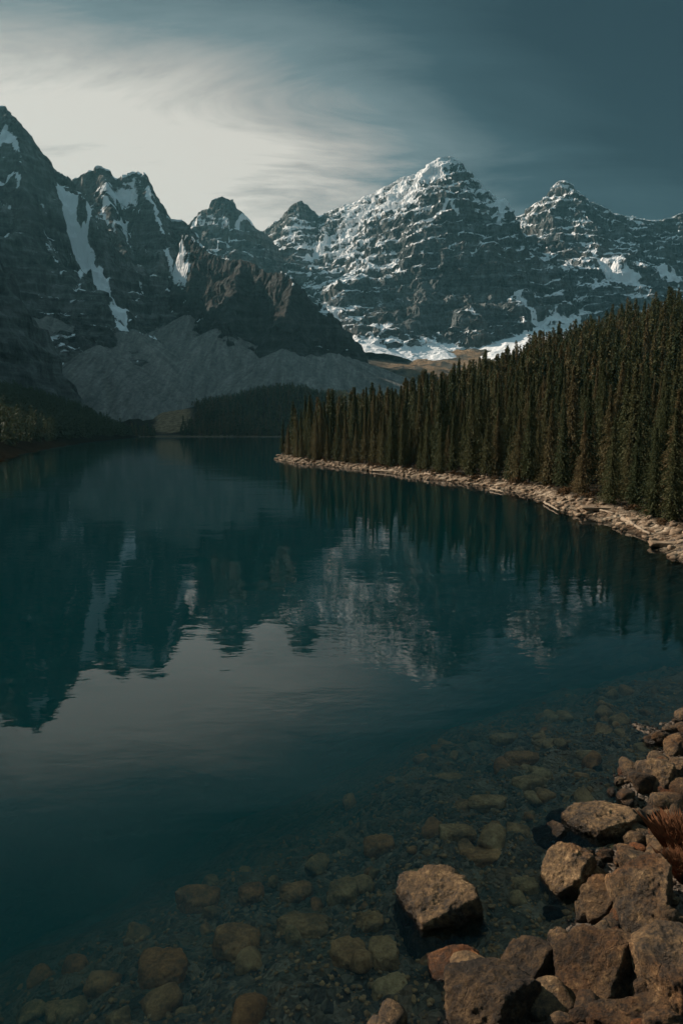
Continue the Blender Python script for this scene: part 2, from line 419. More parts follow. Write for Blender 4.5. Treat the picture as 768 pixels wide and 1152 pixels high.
# ---- the main peak
build_mountain('mountain', 'tallest central peak with a sunlit snowy left flank and dark right wall', (-260, 1150, 1950, 3650), 5.2,
    [dict(p=[(350, 262, 3150), (356, 247, 3120), (366, 238, 3080), (382, 232, 3040), (400, 226, 3000), (418, 217, 2960), (436, 208, 2920), (452, 199, 2880), (468, 195, 2850), (476, 189, 2820),
             (484, 181, 2800), (496, 176, 2790), (507, 175, 2785), (516, 180, 2785), (522, 188, 2785), (528, 200, 2790), (535, 210, 2795), (542, 225, 2800), (552, 240, 2820), (560, 252, 2850), (575, 262, 2880)],
          fall=piecewise((0, 0), (40, 50), (200, 235), (450, 560), (650, 800), (900, 950))),
     dict(p=[(505, 177, 2785), (480, 240, 2640), (474, 290, 2520), (478, 340, 2400), (490, 378, 2310)], fall=piecewise((0, 0), (60, 60), (200, 210), (400, 520))),
     dict(p=[(535, 212, 2795), (552, 280, 2640), (572, 330, 2520), (590, 372, 2420)], fall=piecewise((0, 0), (50, 70), (200, 250), (400, 520))),
     dict(p=[(436, 208, 2920), (410, 260, 2760), (398, 310, 2620), (400, 345, 2500)], fall=F_SOFT),
     dict(p=[(382, 232, 3040), (350, 290, 2850), (345, 330, 2700)], fall=F_SOFT)],
    M_ROCK_FAR, 7, gully=(34, 85, 380), strata=(52, .42, -0.20, 0.05), snow_base=0.30, snow_alt=(350, 1100), nz=(0.42, 0.78), crag=10, rough=13,
    brushes=[(430, 235, 130, .22), (460, 215, 90, .3), (400, 260, 140, .2), (420, 300, 120, .2), (395, 300, 110, .2), (490, 190, 50, .4), (380, 280, 90, .25), (500, 235, 80, .05),
             (545, 320, 240, -.36), (440, 355, 150, -.42), (500, 350, 170, -.34), (530, 240, 110, -.2)],
    couloirs=[dict(p=[(495, 236), (520, 235)], w=(8, 6), s=.8, cut=0), dict(p=[(525, 278), (545, 274)], w=(8, 5), s=.6, cut=0), dict(p=[(366, 352), (380, 350)], w=(12, 8), s=1.0, cut=0),
              dict(p=[(372, 268), (360, 280), (345, 292)], w=(16, 14), s=.6, cut=0)],
    cones=[dict(apex=(434, 364, 2180), slope=.62, snow=1, n=2), dict(apex=(383, 364, 2230), slope=.42, snow=1), dict(apex=(474, 378, 2160), slope=.46, snow=1), dict(apex=(500, 384, 2180), slope=.42, snow=1),
           dict(apex=(560, 374, 2320), slope=.5, snow=1), dict(apex=(595, 350, 2450), slope=.42, snow=1)])
# ---- right hand massif
build_mountain('mountain', 'broad dark right-hand massif with a stepped summit knob and thin snow bands', (300, 2300, 2350, 4300), 6.4,
    [dict(p=[(545, 262, 3250), (562, 248, 3240), (575, 244, 3230), (588, 240, 3220), (596, 231, 3210), (605, 226, 3205), (616, 222, 3200), (620, 212, 3200), (628, 203, 3200), (634, 202, 3200), (644, 207, 3200), (651, 219, 3200), (662, 224, 3210),
             (676, 231, 3220), (688, 238, 3230), (700, 240, 3240), (716, 244, 3260), (730, 247, 3280), (745, 247, 3300), (760, 241, 3300), (775, 236, 3300), (850, 240, 3350), (1000, 260, 3500)],
          fall=piecewise((0, 0), (40, 60), (200, 230), (500, 520), (900, 900))),
     dict(p=[(634, 202, 3200), (630, 270, 3020), (640, 330, 2850), (650, 370, 2700)], fall=F_RIB),
     dict(p=[(690, 240, 3230), (720, 300, 3020), (735, 340, 2900)], fall=F_SOFT),
     dict(p=[(588, 240, 3220), (580, 300, 3000), (596, 345, 2850)], fall=F_RIB)],
    M_ROCK_FAR, 8, gully=(26, 100, 420), strata=(50, .42, 0.05, 0.05), snow_base=0.21, snow_alt=(300, 1300), crag=10, rough=12,
    brushes=[(690, 310, 110, .35), (585, 250, 60, .5), (640, 245, 90, .2), (700, 290, 90, .2), (640, 290, 120, -.15), (735, 260, 90, -.1), (640, 350, 110, .05)],
    couloirs=[dict(p=[(655, 272), (668, 288), (684, 304), (700, 315), (715, 310)], w=(10, 18), s=.6, cut=6), dict(p=[(742, 300), (755, 312), (768, 320)], w=(12, 16), s=.8, cut=0),
              dict(p=[(562, 248), (578, 243)], w=(12, 10), s=.8, cut=0), dict(p=[(585, 335), (600, 355), (620, 366), (650, 370)], w=(14, 40), s=.9, cut=8)],
    cones=[dict(apex=(592, 352, 2780), slope=.45, snow=1), dict(apex=(640, 364, 2720), slope=.40, snow=1)])

SCREE = [(30, 352, .60, 2), (56, 352, .58, 2), (84, 366, .57, 2), (112, 388, .55, 2), (143, 366, .57, 3), (168, 402, .52, 2), (196, 400, .52, 2), (216, 350, .56, 3), (244, 368, .54, 2), (280, 385, .52, 2), (318, 392, .48, 2), (350, 398, .45, 2), (372, 396, .38, 2)]
build_all()
# ------------------------------------------------------------------ ground: lake basin, shores, valley
def inside(X, Y, poly):
    r = np.zeros(X.shape, bool); n = len(poly)
    for i in range(n):
        x1, y1 = poly[i]; x2, y2 = poly[(i + 1) % n]
        c = ((y1 > Y) != (y2 > Y)) & (X < (x2 - x1) * (Y - y1) / (y2 - y1 + 1e-9) + x1)
        r ^= c
    return r

SHORE_R = [on_plane(*q)[:2] for q in [(310, 516), (330, 521), (365, 524), (400, 528), (435, 532), (470, 538), (505, 542), (540, 547), (575, 553), (600, 561), (630, 571), (655, 580), (680, 590), (705, 598), (735, 615), (768, 632)]]
PEN = SHORE_R + [(25, 33), (33, 28), (60, 20), (420, -10), (420, 640), (40, 640), (14, 430), (2, 330), (-6, 262), (-14, 228)]
LEFT = [(-60, -60), (-66, 60), (-84, 140)] + [on_plane(*q)[:2] for q in [(0, 521), (30, 510), (60, 503.5), (95, 498), (130, 494.3)]] + [(-262, 860), (-288, 985)]
LEFTP = LEFT + [(-2600, 985), (-2600, -60)]
FARS = [(-2600, 975), (-300, 985), (-268, 1010), (-235, 990), (-180, 1000), (-120, 985), (-60, 975), (20, 960), (200, 900), (420, 640), (2600, 600)]
FARP = FARS + [(2600, 5000), (-2600, 5000)]
NEAR = [(-6, -3), (-2.5, 4), (0.4, 7.6), (2.4, 9.3), (4.1, 11.3), (5.6, 12.6), (6.6, 14.6), (9.0, 17.2), (13, 20.0), (22, 24.5), (33, 28)]
NEARP = NEAR + [(60, 26), (60, -60), (-6, -60)]

def sdist(X, Y, line, poly):
    d, _ = near_poly(X, Y, line)
    return np.where(inside(X, Y, poly), d, -d)

HILLF = None
def ground(X, Y, fine=True):
    X = np.asarray(X, np.float32); Y = np.asarray(Y, np.float32)
    dr = sdist(X, Y, PEN, PEN) + (0.7 * fbm(X / 6, Y / 6, o=4))
    dl = sdist(X, Y, LEFT, LEFTP) + 2.5 * fbm(X / 25, Y / 25, o=3)
    df = sdist(X, Y, FARS, FARP) + 6 * fbm(X / 60, Y / 60, o=3)
    dn = sdist(X, Y, NEAR, NEARP) + 0.5 * fbm(X / 2.5, Y / 2.5, o=3)
    def bank(d, up, dn_, mx):
        return np.where(d > 0, up * d, np.maximum(dn_ * d, -mx))
    # right hill
    sl = 0.10 + 0.33 * sstep(90, 340, Y)
    hill = 0.28 * np.minimum(dr, 3.0) + sl * np.maximum(dr - 4, 0)
    hill = np.where(hill > 50, 50 + (hill - 50) * 0.3, hill) + sstep(4, 30, dr) * 3 * fbm(X / 40, Y / 40, o=3)
    hr = np.where(dr > 0, hill, np.maximum(0.35 * dr, -9))
    hl = np.where(dl > 0, 0.22 * np.minimum(dl, 14) + 0.42 * np.maximum(dl - 14, 0) * sstep(120, 420, Y) + 0.03 * dl + sstep(10, 60, dl) * 5 * fbm(X / 50, Y / 50, o=3), np.maximum(0.4 * dl, -9))
    hl = np.where(hl > 45, 45 + (hl - 45) * .35, hl)
    val = np.where(df > 0, 0.10 * np.minimum(df, 40) + np.interp(Y, [0, 1000, 1500, 2100, 2600, 6000], [0, 0, 78, 240, 300, 500]) * sstep(0, 120, df) + sstep(30, 150, df) * (9 * fbm(X / 110, Y / 110, o=5) + 5 * rid(X / 60, Y / 60, o=4)),
                   np.maximum(0.2 * df, -9))
    kn = 31 * np.exp(-((X + 125) / 100)**2 - ((Y - 1170) / 100)**2) + 22 * np.exp(-((X - 10) / 130)**2 - ((Y - 1180) / 110)**2) + 14 * np.exp(-((X + 265) / 40)**2 - ((Y - 1110) / 70)**2)
    val = val + kn * sstep(5, 60, df)
    hn = np.where(dn > 0, 0.30 * np.minimum(dn, 3) + 0.42 * np.maximum(dn - 3, 0), np.maximum(0.21 * dn - 0.075 * np.maximum(-dn - 2.6, 0)**1.6, -11))
    H = np.maximum(np.maximum(hr, hl), np.maximum(val, hn))
    return H, dr, dl, df, dn

def mat_ground():
    t = NT('valley_ground'); p = t.pos()
    n1 = t.noise(p, 0.02, 9, 0.7); n2 = t.noise(p, 0.15, 8, 0.7)
    grey = t.ramp(n1, [(0.35, (0.04, 0.042, 0.038)), (0.65, (0.16, 0.15, 0.13))])
    tanc = t.ramp(n2, [(0.35, (0.20, 0.13, 0.075)), (0.7, (0.62, 0.43, 0.27))])  # tan rock, albedo raised to stand in for sun on the far bank
    soil = t.ramp(n2, [(0.3, (0.010, 0.010, 0.007)), (0.7, (0.032, 0.026, 0.017))])
    c = t.mix(t.attr('tan'), grey, tanc)
    c = t.mix(t.attr('soil'), c, soil)
    b = t.bump(t.noise(p, 0.06, 10, 0.75), 1.0, 22.0)
    t.principled(c, 1.0, b, **{'Specular IOR Level': 0.0})
    return t.m

xs = np.arange(-1500, 1900, 7.0, dtype=np.float32); ys = np.arange(-400, 3000, 7.0, dtype=np.float32)
X, Y = np.meshgrid(xs, ys)
H, dr, dl, df, dn = ground(X, Y)
low = ((X > -55) & (X < 330) & (Y > 26) & (Y < 570)) | ((X > -20) & (X < 28) & (Y > -9) & (Y < 46))
er = low.copy()
er[1:-1, 1:-1] = low[1:-1, 1:-1] & low[:-2, 1:-1] & low[2:, 1:-1] & low[1:-1, :-2] & low[1:-1, 2:]
Hc = np.where(er, H - 5.0 - 0.08 * np.maximum(H, 0), H)
ra = X / np.maximum(Y, 1)
n = fbm(X / 50, Y / 50, o=4)
tan = np.maximum(sstep(0.2, .5, np.exp(-((ra + 0.246) / 0.026)**2) * sstep(1020, 1050, Y) * (1 - sstep(1130, 1180, Y)) + .15 * n), 0) * 1.0
tan = np.maximum(tan, (sstep(0, 3, df) * (1 - sstep(8, 16, df))) * 0.7)
tan = np.maximum(tan, 0.75 * sstep(1500, 1900, Y) * sstep(-.1, .35, n + .25) * sstep(0.03, 0.10, ra))
tan = np.maximum(tan, 0.0 * (sstep(-1, 1, dl) * (1 - sstep(3, 7, dl))))
soil = np.maximum(sstep(-25, -12, dl) * (1 - sstep(1000, 1100, Y)) * (df < -12), sstep(2, 10, dr))
soil = np.maximum(soil, sstep(14, 30, df) * (1 - sstep(1260, 1420, Y + 60 * n)) * (1 - tan) * 0.9)
terr = link('terrain', mesh_np('terrain', np.stack([X, Y, Hc], -1).reshape(-1, 3), grid_faces(len(xs), len(ys)), True, {'tan': tan.ravel(), 'soil': soil.ravel()}), mat_ground())
tag(terr, 'valley floor and lake basin between the mountains', 'terrain', kind='structure')

# ---- right hillside, fine mesh
def mat_bank():
    t = NT('hillside_ground'); p = t.pos()
    v = t.n('TexVoronoi', {'Vector': t.scale(p, (0.55, 1.5, 1.2)), 'Scale': 1.3}).outputs['Color']
    vv = t.n('SeparateColor', {0: v}).outputs[0]
    n2 = t.noise(p, 0.5, 8, 0.7)
    stone = t.ramp(vv, [(0.0, (0.10, 0.075, 0.05)), (0.5, (0.24, 0.18, 0.125)), (1.0, (0.42, 0.34, 0.25))])
    stone = t.mix(t.rng(n2, 0.46, 0.58), stone, (0.07, 0.042, 0.022))
    duff = t.ramp(n2, [(0.3, (0.012, 0.012, 0.008)), (0.7, (0.045, 0.03, 0.017))])
    c = t.mix(t.attr('soil'), stone, duff)
    wet = t.attr('wet')
    c = t.mix(wet, c, t.mix(1.0, c, (0.30, 0.30, 0.28), 'MULTIPLY'))
    vd = t.n('TexVoronoi', {'Vector': t.scale(p, (0.55, 1.5, 1.2)), 'Scale': 1.3}, feature='DISTANCE_TO_EDGE').outputs[0]
    b = t.bump(t.math('ADD', t.math('MULTIPLY', t.rng(vd, 0, .25), .5), t.noise(p, 1.2, 8, .7)), 0.8, 0.5)
    t.principled(c, 0.9, b, **{'Specular IOR Level': 0.2})
    return t.m
ny = 560; nx = 520
yy = (30 * np.exp(np.linspace(0, math.log(565 / 30), ny))).astype(np.float32)
rr = np.linspace(-0.16, 0.78, nx).astype(np.float32)
R, Y = np.meshgrid(rr, yy); X = R * Y - 2 + 0 * Y
Hh, dr, dl, df, dn = ground(X, Y)
lumps = (rid(X / 1.1, Y / 1.1, o=4) - .45) * 0.30 * sstep(-1.5, .5, dr) * (1 - sstep(5, 9, dr))
Hh = Hh + lumps + 0.25 * fbm(X / 3, Y / 3, o=3) * sstep(5, 10, dr)
soil = sstep(1.8, 4.0, dr + 1.4 * fbm(X / 4, Y / 4, o=3))
hs = link('hillside', mesh_np('hillside', np.stack([X, Y, Hh], -1).reshape(-1, 3), grid_faces(nx, ny, keep=(Hh.ravel() > -8.5)), True,
          {'soil': soil.ravel(), 'wet': (1 - sstep(0.02, 0.28, Hh)).ravel()}), mat_bank())
tag(hs, 'forested hillside rising from the pale rocky right shore', 'hillside', kind='structure')

# ---- near shore and lake bed, fine mesh
def rock_colour(t, p, tint='warm', scale=1.0):
    n1 = t.noise(p, 1.3 * scale, 9, 0.7); n2 = t.noise(p, 9.0 * scale, 8, 0.75); n3 = t.noise(p, 0.45 * scale, 5, 0.6)
    f = t.math('ADD', t.math('MULTIPLY', n1, 0.5), t.math('MULTIPLY', n2, 0.5))
    c = t.ramp(f, [(0.34, (0.012, 0.010, 0.008)), (0.45, (0.052, 0.040, 0.029)), (0.55, (0.19, 0.120, 0.060)), (0.66, (0.60, 0.41, 0.215))])
    return c, n1, n2, n3
def mat_bed():
    t = NT('stony_lake_bed'); p = t.pos()
    warp = t.n('VectorMath', {0: p, 1: t.n('VectorMath', {0: t.noise(p, 1.5, 3, .5, out=1), 'Scale': 0.35}, operation='SCALE').outputs[0]}, operation='ADD').outputs[0]
    v1 = t.n('TexVoronoi', {'Vector': warp, 'Scale': 2.6}); v2 = t.n('TexVoronoi', {'Vector': warp, 'Scale': 8.0})
    e1 = t.n('TexVoronoi', {'Vector': warp, 'Scale': 2.6}, feature='DISTANCE_TO_EDGE').outputs[0]
    e2 = t.n('TexVoronoi', {'Vector': warp, 'Scale': 8.0}, feature='DISTANCE_TO_EDGE').outputs[0]
    cA = t.ramp(t.n('SeparateColor', {0: v1.outputs['Color']}).outputs[0], [(0, (0.09, 0.075, 0.045)), (0.4, (0.22, 0.175, 0.10)), (0.75, (0.36, 0.21, 0.105)), (1, (0.46, 0.34, 0.21))])
    cB = t.ramp(t.n('SeparateColor', {0: v2.outputs['Color']}).outputs[1], [(0, (0.06, 0.05, 0.035)), (0.6, (0.24, 0.175, 0.10)), (1, (0.48, 0.35, 0.22))])
    c = t.mix(t.rng(t.noise(p, .8, 4, .6), .42, .58), cA, cB)
    c = t.mix(t.math('MULTIPLY', t.noise(p, 14, 8, .8), .8), c, t.mix(1.0, c, (.35, .33, .3), 'MULTIPLY'))
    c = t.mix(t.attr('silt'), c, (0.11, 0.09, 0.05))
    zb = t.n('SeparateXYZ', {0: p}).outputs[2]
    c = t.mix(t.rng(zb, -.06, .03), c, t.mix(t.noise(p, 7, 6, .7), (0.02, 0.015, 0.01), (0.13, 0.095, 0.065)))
    h = t.math('ADD', t.math('MULTIPLY', t.rng(e1, 0, .3), 1.0), t.math('MULTIPLY', t.rng(e2, 0, .3), .5))
    h = t.math('ADD', h, t.math('MULTIPLY', t.noise(p, 12, 8, .7), .6))
    b = t.bump(h, 0.9, 0.14)
    t.principled(c, 0.7, b)
    return t.m
xs = np.arange(-22, 30, 0.09, dtype=np.float32); ys = np.arange(-12, 48, 0.11, dtype=np.float32)
X, Y = np.meshgrid(xs, ys)
Hb, dr, dl, df, dn = ground(X, Y)
cob = (rid(X / 0.55, Y / 0.55, o=4) - .5) * 0.16 + 0.30 * fbm(X / 1.6, Y / 1.6, o=4)
Hb = Hb + cob * sstep(-14, -4, dn) * (1 - .6 * sstep(-.8, .3, dn)) - 0.02
Hb = Hb - .42 * np.exp(-((X - 3.1)**2 + (Y - 11.1)**2) / .55)
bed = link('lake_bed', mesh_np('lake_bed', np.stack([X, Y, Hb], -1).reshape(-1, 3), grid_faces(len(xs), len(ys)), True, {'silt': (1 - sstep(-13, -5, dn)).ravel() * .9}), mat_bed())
tag(bed, 'stony near shore and shallow lake bed under clear water', 'lake bed', kind='structure')
BEDF = (xs[0], ys[0], Hb)
def bed_z(x, y):
    i = int(np.clip(round((x + 22) / 0.09), 0, Hb.shape[1] - 1)); j = int(np.clip(round((y + 12) / 0.11), 0, Hb.shape[0] - 1))
    return float(Hb[j, i])

# ------------------------------------------------------------------ water
def mat_water():
    t = NT('lake_water'); p = t.pos()
    a = t.noise(t.scale(p, (0.55, 1.0, 1)), 0.9, 3, 0.55, dist=.4)
    b2 = t.noise(t.scale(p, (0.30, 1.0, 1)), 0.22, 3, 0.5)
    c = t.noise(t.scale(p, (0.8, 1.2, 1)), 4.0, 2, 0.5)
    patch = t.rng(t.noise(t.scale(p, (.6, 1.4, 1)), 0.03, 4, 0.6), .35, .7, .45, 1.3)
    h = t.math('ADD', t.math('MULTIPLY', a, 0.035), t.math('MULTIPLY', b2, 0.09))
    h = t.math('ADD', h, t.math('MULTIPLY', c, 0.004))
    h = t.math('MULTIPLY', h, t.math('MULTIPLY', patch, .55))
    nb = t.bump(h, 1.0, 0.55)
    fr = t.n('Fresnel', {'IOR': 1.33, 'Normal': nb}).outputs[0]
    gl = t.n('BsdfGlossy', {'Color': (0.97, 0.98, 1, 1), 'Roughness': 0.012, 'Normal': nb}).outputs[0]
    tr = t.n('BsdfTransparent', {'Color': (0.96, 0.98, 0.98, 1)}).outputs[0]
    mx = t.n('MixShader', {0: fr, 1: tr, 2: gl}).outputs[0]
    t.L(mx, t.out.inputs['Surface'])
    ab = t.n('VolumeAbsorption', {'Color': (0.68, 0.83, 0.76, 1), 'Density': 0.34}).outputs[0]
    sc_ = t.n('VolumeScatter', {'Color': (0.0, 0.80, 0.90, 1), 'Density': 0.060}).outputs[0]
    t.L(t.n('AddShader', {0: ab, 1: sc_}).outputs[0], t.out.inputs['Volume'])
    return t.m
wx0, wx1, wy0, wy1, wb = -1450, 1850, -380, 1300, -14.0
V = [(wx0, wy0, 0), (wx1, wy0, 0), (wx1, wy1, 0), (wx0, wy1, 0), (wx0, wy0, wb), (wx1, wy0, wb), (wx1, wy1, wb), (wx0, wy1, wb)]
Fq = [(0, 1, 2, 3), (7, 6, 5, 4), (0, 4, 5, 1), (1, 5, 6, 2), (2, 6, 7, 3), (3, 7, 4, 0)]
water = link('water', mesh_np('water', np.array(V), np.array(Fq), False), mat_water())
tag(water, 'calm dark teal mountain lake mirroring the peaks', 'lake', kind='structure')

# ------------------------------------------------------------------ haze
def mat_haze():
    t = NT('thin_mountain_haze')
    v = t.n('VolumePrincipled', {'Color': (0.30, 0.78, 0.95, 1), 'Density': HAZE_D, 'Anisotropy': 0.3})
    t.L(v.outputs[0], t.out.inputs['Volume'])
    return t.m
HAZE_D = 0.000032
hx0, hx1, hy0, hy1, hz0, hz1 = -1700, 2500, -500, 4500, -16, 1320
V = [(hx0, hy0, hz0), (hx1, hy0, hz0), (hx1, hy1, hz0), (hx0, hy1, hz0), (hx0, hy0, hz1), (hx1, hy0, hz1), (hx1, hy1, hz1), (hx0, hy1, hz1)]
Fh = [(3, 2, 1, 0), (4, 5, 6, 7), (0, 1, 5, 4), (1, 2, 6, 5), (2, 3, 7, 6), (3, 0, 4, 7)]
hz = link('haze', mesh_np('haze', np.array(V), np.array(Fh), False), mat_haze())
tag(hz, 'thin bluish haze in front of the far peaks', 'haze', kind='stuff')

# ------------------------------------------------------------------ spruce trees
def mat_needles():
    t = NT('spruce_needles'); p = t.pos()
    rnd = t.n('ObjectInfo').outputs['Random']
    n1 = t.noise(p, 0.10, 3, 0.6); n2 = t.noise(p, 2.5, 4, 0.7)
    v = t.attr('tint'); isf = t.attr('many')
    rv = t.math('ADD', t.math('MULTIPLY', rnd, t.math('SUBTRACT', 1.0, isf)), v)
    f = t.math('ADD', t.math('MULTIPLY', rv, 0.60), t.math('MULTIPLY', n2, 0.35))
    c = t.ramp(f, [(0.10, (0.030, 0.046, 0.020)), (0.45, (0.062, 0.070, 0.030)), (0.75, (0.110, 0.088, 0.042)), (0.95, (0.16, 0.105, 0.055))])
    b = t.n('BsdfPrincipled', {'Base Color': c, 'Roughness': 0.75, 'Specular IOR Level': 0.15})
    tl = t.n('BsdfTranslucent', {'Color': c})
    t.L(t.n('MixShader', {0: 0.22, 1: b.outputs[0], 2: tl.outputs[0]}).outputs[0], t.out.inputs['Surface'])
    return t.m
def mat_bark():
    t = NT('grey_bark'); p = t.pos()
    c = t.ramp(t.noise(t.scale(p, (1, 1, .2)), 6, 5, .6), [(0.3, (0.03, 0.024, 0.018)), (0.7, (0.12, 0.095, 0.075))])
    t.principled(c, 0.95, t.bump(t.noise(t.scale(p, (1, 1, .2)), 12, 4, .6), .6, .05))
    return t.m
M_NEEDLE = mat_needles(); M_BARK = mat_bark()

def crown_np(H, R, levels, per, sprays, size, seed, bottom=0.05, gap=0.0):
    g = np.random.default_rng(seed)
    nb = levels * per
    u = ((np.arange(nb) // per) * per + .35 * (np.arange(nb) % per) + g.normal(size=nb) * per * .16) / nb
    u = np.clip(u, 0, .995)
    z = H * (bottom + (1 - bottom) * u)
    prof = 1.12 * np.minimum((1 - u) / .72, 1)**0.95 * (0.75 + 0.25 * np.minimum(u / 0.15, 1)) * (1.0 - .22 * u)
    lump = 1 + 0.22 * np.sin(u * g.uniform(18, 30) + g.uniform(0, 6)) + 0.15 * np.sin(u * 61 + g.uniform(0, 6))
    az = np.arange(nb) * 2.39996 + g.uniform(-.5, .5, nb)
    side = 1 + 0.22 * np.cos(az - g.uniform(0, 6.28)) + 0.12 * np.cos(2 * az + 5 * u)
    ln = np.maximum(R * prof * lump * side * g.uniform(.65, 1.2, nb), 0.05 * R + 0.05)
    if gap > 0: ln = np.where(g.uniform(size=nb) < gap, ln * .35, ln)
    k = np.tile((np.arange(sprays) + .5) / sprays, (nb, 1)) + g.uniform(-.06, .06, (nb, sprays))
    k = np.clip(k, .08, 1.0)
    bx = ln[:, None] * k
    px = np.cos(az)[:, None] * bx; py = np.sin(az)[:, None] * bx
    droop = ln[:, None] * (0.12 * k - 0.62 * k**2) * g.uniform(.7, 1.3, nb)[:, None]
    pz = z[:, None] + droop
    P = np.stack([px, py, pz], -1).reshape(-1, 3)
    m = len(P)
    P += g.normal(size=(m, 3)) * size * 0.22
    A = np.repeat(az, sprays) + g.uniform(-1.0, 1.0, m)
    tilt = g.uniform(-0.95, 0.10, m)
    dirv = np.stack([np.cos(A) * np.cos(tilt), np.sin(A) * np.cos(tilt), np.sin(tilt)], -1)
    rv = g.normal(size=(m, 3)); sd = np.cross(dirv, rv); sd /= np.linalg.norm(sd, axis=1)[:, None] + 1e-6
    s = size * g.uniform(.6, 1.35, m)[:, None] * (0.55 + 0.6 * np.repeat(1 - u, sprays)[:, None])
    v0 = P - dirv * s * .5 + sd * s * .16; v1 = P - dirv * s * .5 - sd * s * .16
    v2 = P + dirv * s * .55 - sd * s * .05 + np.array([0, 0, -1]) * s * .12
    v3 = P + sd * s * .24 + dirv * s * .02; v4 = P - sd * s * .24 + dirv * s * .02
    V = np.stack([v0, v4, v2, v3], 1).reshape(-1, 3)
    F = np.arange(m * 4).reshape(m, 4)
    lead = np.array([[0.03, 0, H * .9], [-.02, .03, H * .9], [-.02, -.03, H * .9], [0, 0, H * 1.02]])
    V = np.concatenate([V, lead]); F = np.concatenate([F, [[m*4, m*4+1, m*4+3, m*4+2]]])
    return V.astype(np.float32), F

def trunk_np(H, r, seed):
    g = np.random.default_rng(seed); n = 7; L = 8
    V = []
    for i in range(L):
        u = i / (L - 1); rad = r * (1 - u) + 0.015; rad *= 1.35 if i == 0 else 1
        ox, oy = g.normal(size=2) * .03 * (i > 0)
        for j in range(n):
            a = 2 * math.pi * j / n
            V.append((ox + rad * math.cos(a), oy + rad * math.sin(a), -0.5 + (H + .3) * u))
    F = [(i*n+j, i*n+(j+1) % n, (i+1)*n+(j+1) % n, (i+1)*n+j) for i in range(L-1) for j in range(n)]
    return np.array(V), np.array(F)

def poisson(cands, spacing_fn):
    cell = {}; out = []
    for (x, y) in cands:
        s = spacing_fn(x, y); k = (int(x // 3), int(y // 3)); ok = True
        for i in range(k[0]-2, k[0]+3):
            for j in range(k[1]-2, k[1]+3):
                for (a, b) in cell.get((i, j), ()):
                    if (a-x)**2 + (b-y)**2 < s*s: ok = False; break
                if not ok: break
            if not ok: break
        if ok:
            cell.setdefault(k, []).append((x, y)); out.append((x, y))
    return out

cx = RNG.uniform(-35, 330, 52000); cy = RNG.uniform(34, 540, 52000)
Hc_, dr_, _, _, _ = ground(cx, cy)
ok = (dr_ > 3.1) & (cx < 0.60 * cy + 6) & (Hc_ > 0.8)
cx, cy, Hc_, dr_ = cx[ok], cy[ok], Hc_[ok], dr_[ok]
order = np.argsort(dr_ + RNG.uniform(0, 6, len(dr_)))
cand = [(float(cx[i]), float(cy[i])) for i in order]
spots = poisson(cand, lambda x, y: 2.45 if y < 140 else (2.7 if y < 260 else 3.1))
spots = np.array(spots)
SH, sdr, _, _, _ = ground(spots[:, 0], spots[:, 1])
TH = (12.8 + 2.7 * RNG.normal(size=len(spots)).clip(-2, 1.7)) * (1 - 0.42 * (RNG.uniform(size=len(spots)) < .16))
TH = TH * np.interp(spots[:, 1], [40, 80, 130, 220], [0.80, 0.90, 1.0, 0.95])
TH = np.where(sdr < 6.5, TH * RNG.uniform(.6, 1.05, len(spots)), TH)
dist = np.hypot(spots[:, 0], spots[:, 1]); infr = (spots[:, 0] < 0.53 * spots[:, 1] + 1.5)
score = dist + 2.2 * sdr + np.where(infr, 0, 1e4)
order = np.argsort(score)
near = order[:300]; rest = order[300:]
print('TREES', len(spots))

variants = []
for k in range(9):
    H = 13.4; V, F = crown_np(H, [1.5, 1.8, 1.3, 2.0, 1.65, 1.25, 1.9, 1.45, 2.1][k], 62, 12, 14, 0.25, 100 + k, bottom=[.04, .03, .07, .03, .05, .10, .04, .03, .05][k], gap=[.1, .2, .15, .1, .3, .25, .1, .2, .15][k])
    cm = mesh_np('crown', V, F, False); Vt, Ft = trunk_np(H, .15, 200 + k); tm = mesh_np('trunk', Vt, Ft, True)
    variants.append((cm, tm))
protos = {}
front = [i for i in near if sdr[i] < 8.5 and spots[i, 1] < 120]
front = sorted(front, key=lambda i: -spots[i, 0] / spots[i, 1])
words = ['first', 'second', 'third', 'fourth', 'fifth', 'sixth', 'seventh', 'eighth', 'ninth', 'tenth', 'eleventh', 'twelfth', 'thirteenth', 'fourteenth', 'fifteenth', 'sixteenth', 'seventeenth', 'eighteenth', 'nineteenth', 'twentieth']
front_lab = {i: f'{words[k]} spruce from the right edge in the front row above the rocky shore' for k, i in enumerate(front[:20])}
for i in near:
    k = int(RNG.integers(9)); s = TH[i] / 13.4
    e = bpy.data.objects.new('spruce_tree', None); COL.objects.link(e)
    e.location = (spots[i, 0], spots[i, 1], SH[i] - .1); e.rotation_euler = (RNG.normal() * .012, RNG.normal() * .012, RNG.uniform(0, 6.28))
    w = s * RNG.uniform(.85, 1.15); e.scale = (w, w, s); e.empty_display_size = .5
    if k not in protos:
        c = link('crown', variants[k][0], M_NEEDLE, e); t_ = link('trunk', variants[k][1], M_BARK, e); protos[k] = (c, t_)
    else:
        for q in protos[k]:
            d = q.copy(); COL.objects.link(d); d.parent = e
    if i in front_lab: tag(e, front_lab[i], 'spruce', 'spruces at the front of the right shore')
    elif sdr[i] < 8.5: tag(e, 'narrow dark spruce in the shoreline row further along the right bank', 'spruce', 'spruces lining the far part of the right bank')
    else: tag(e, 'narrow dark spruce packed behind the shoreline row of the right bank', 'spruce', 'spruces packed behind the shoreline row')

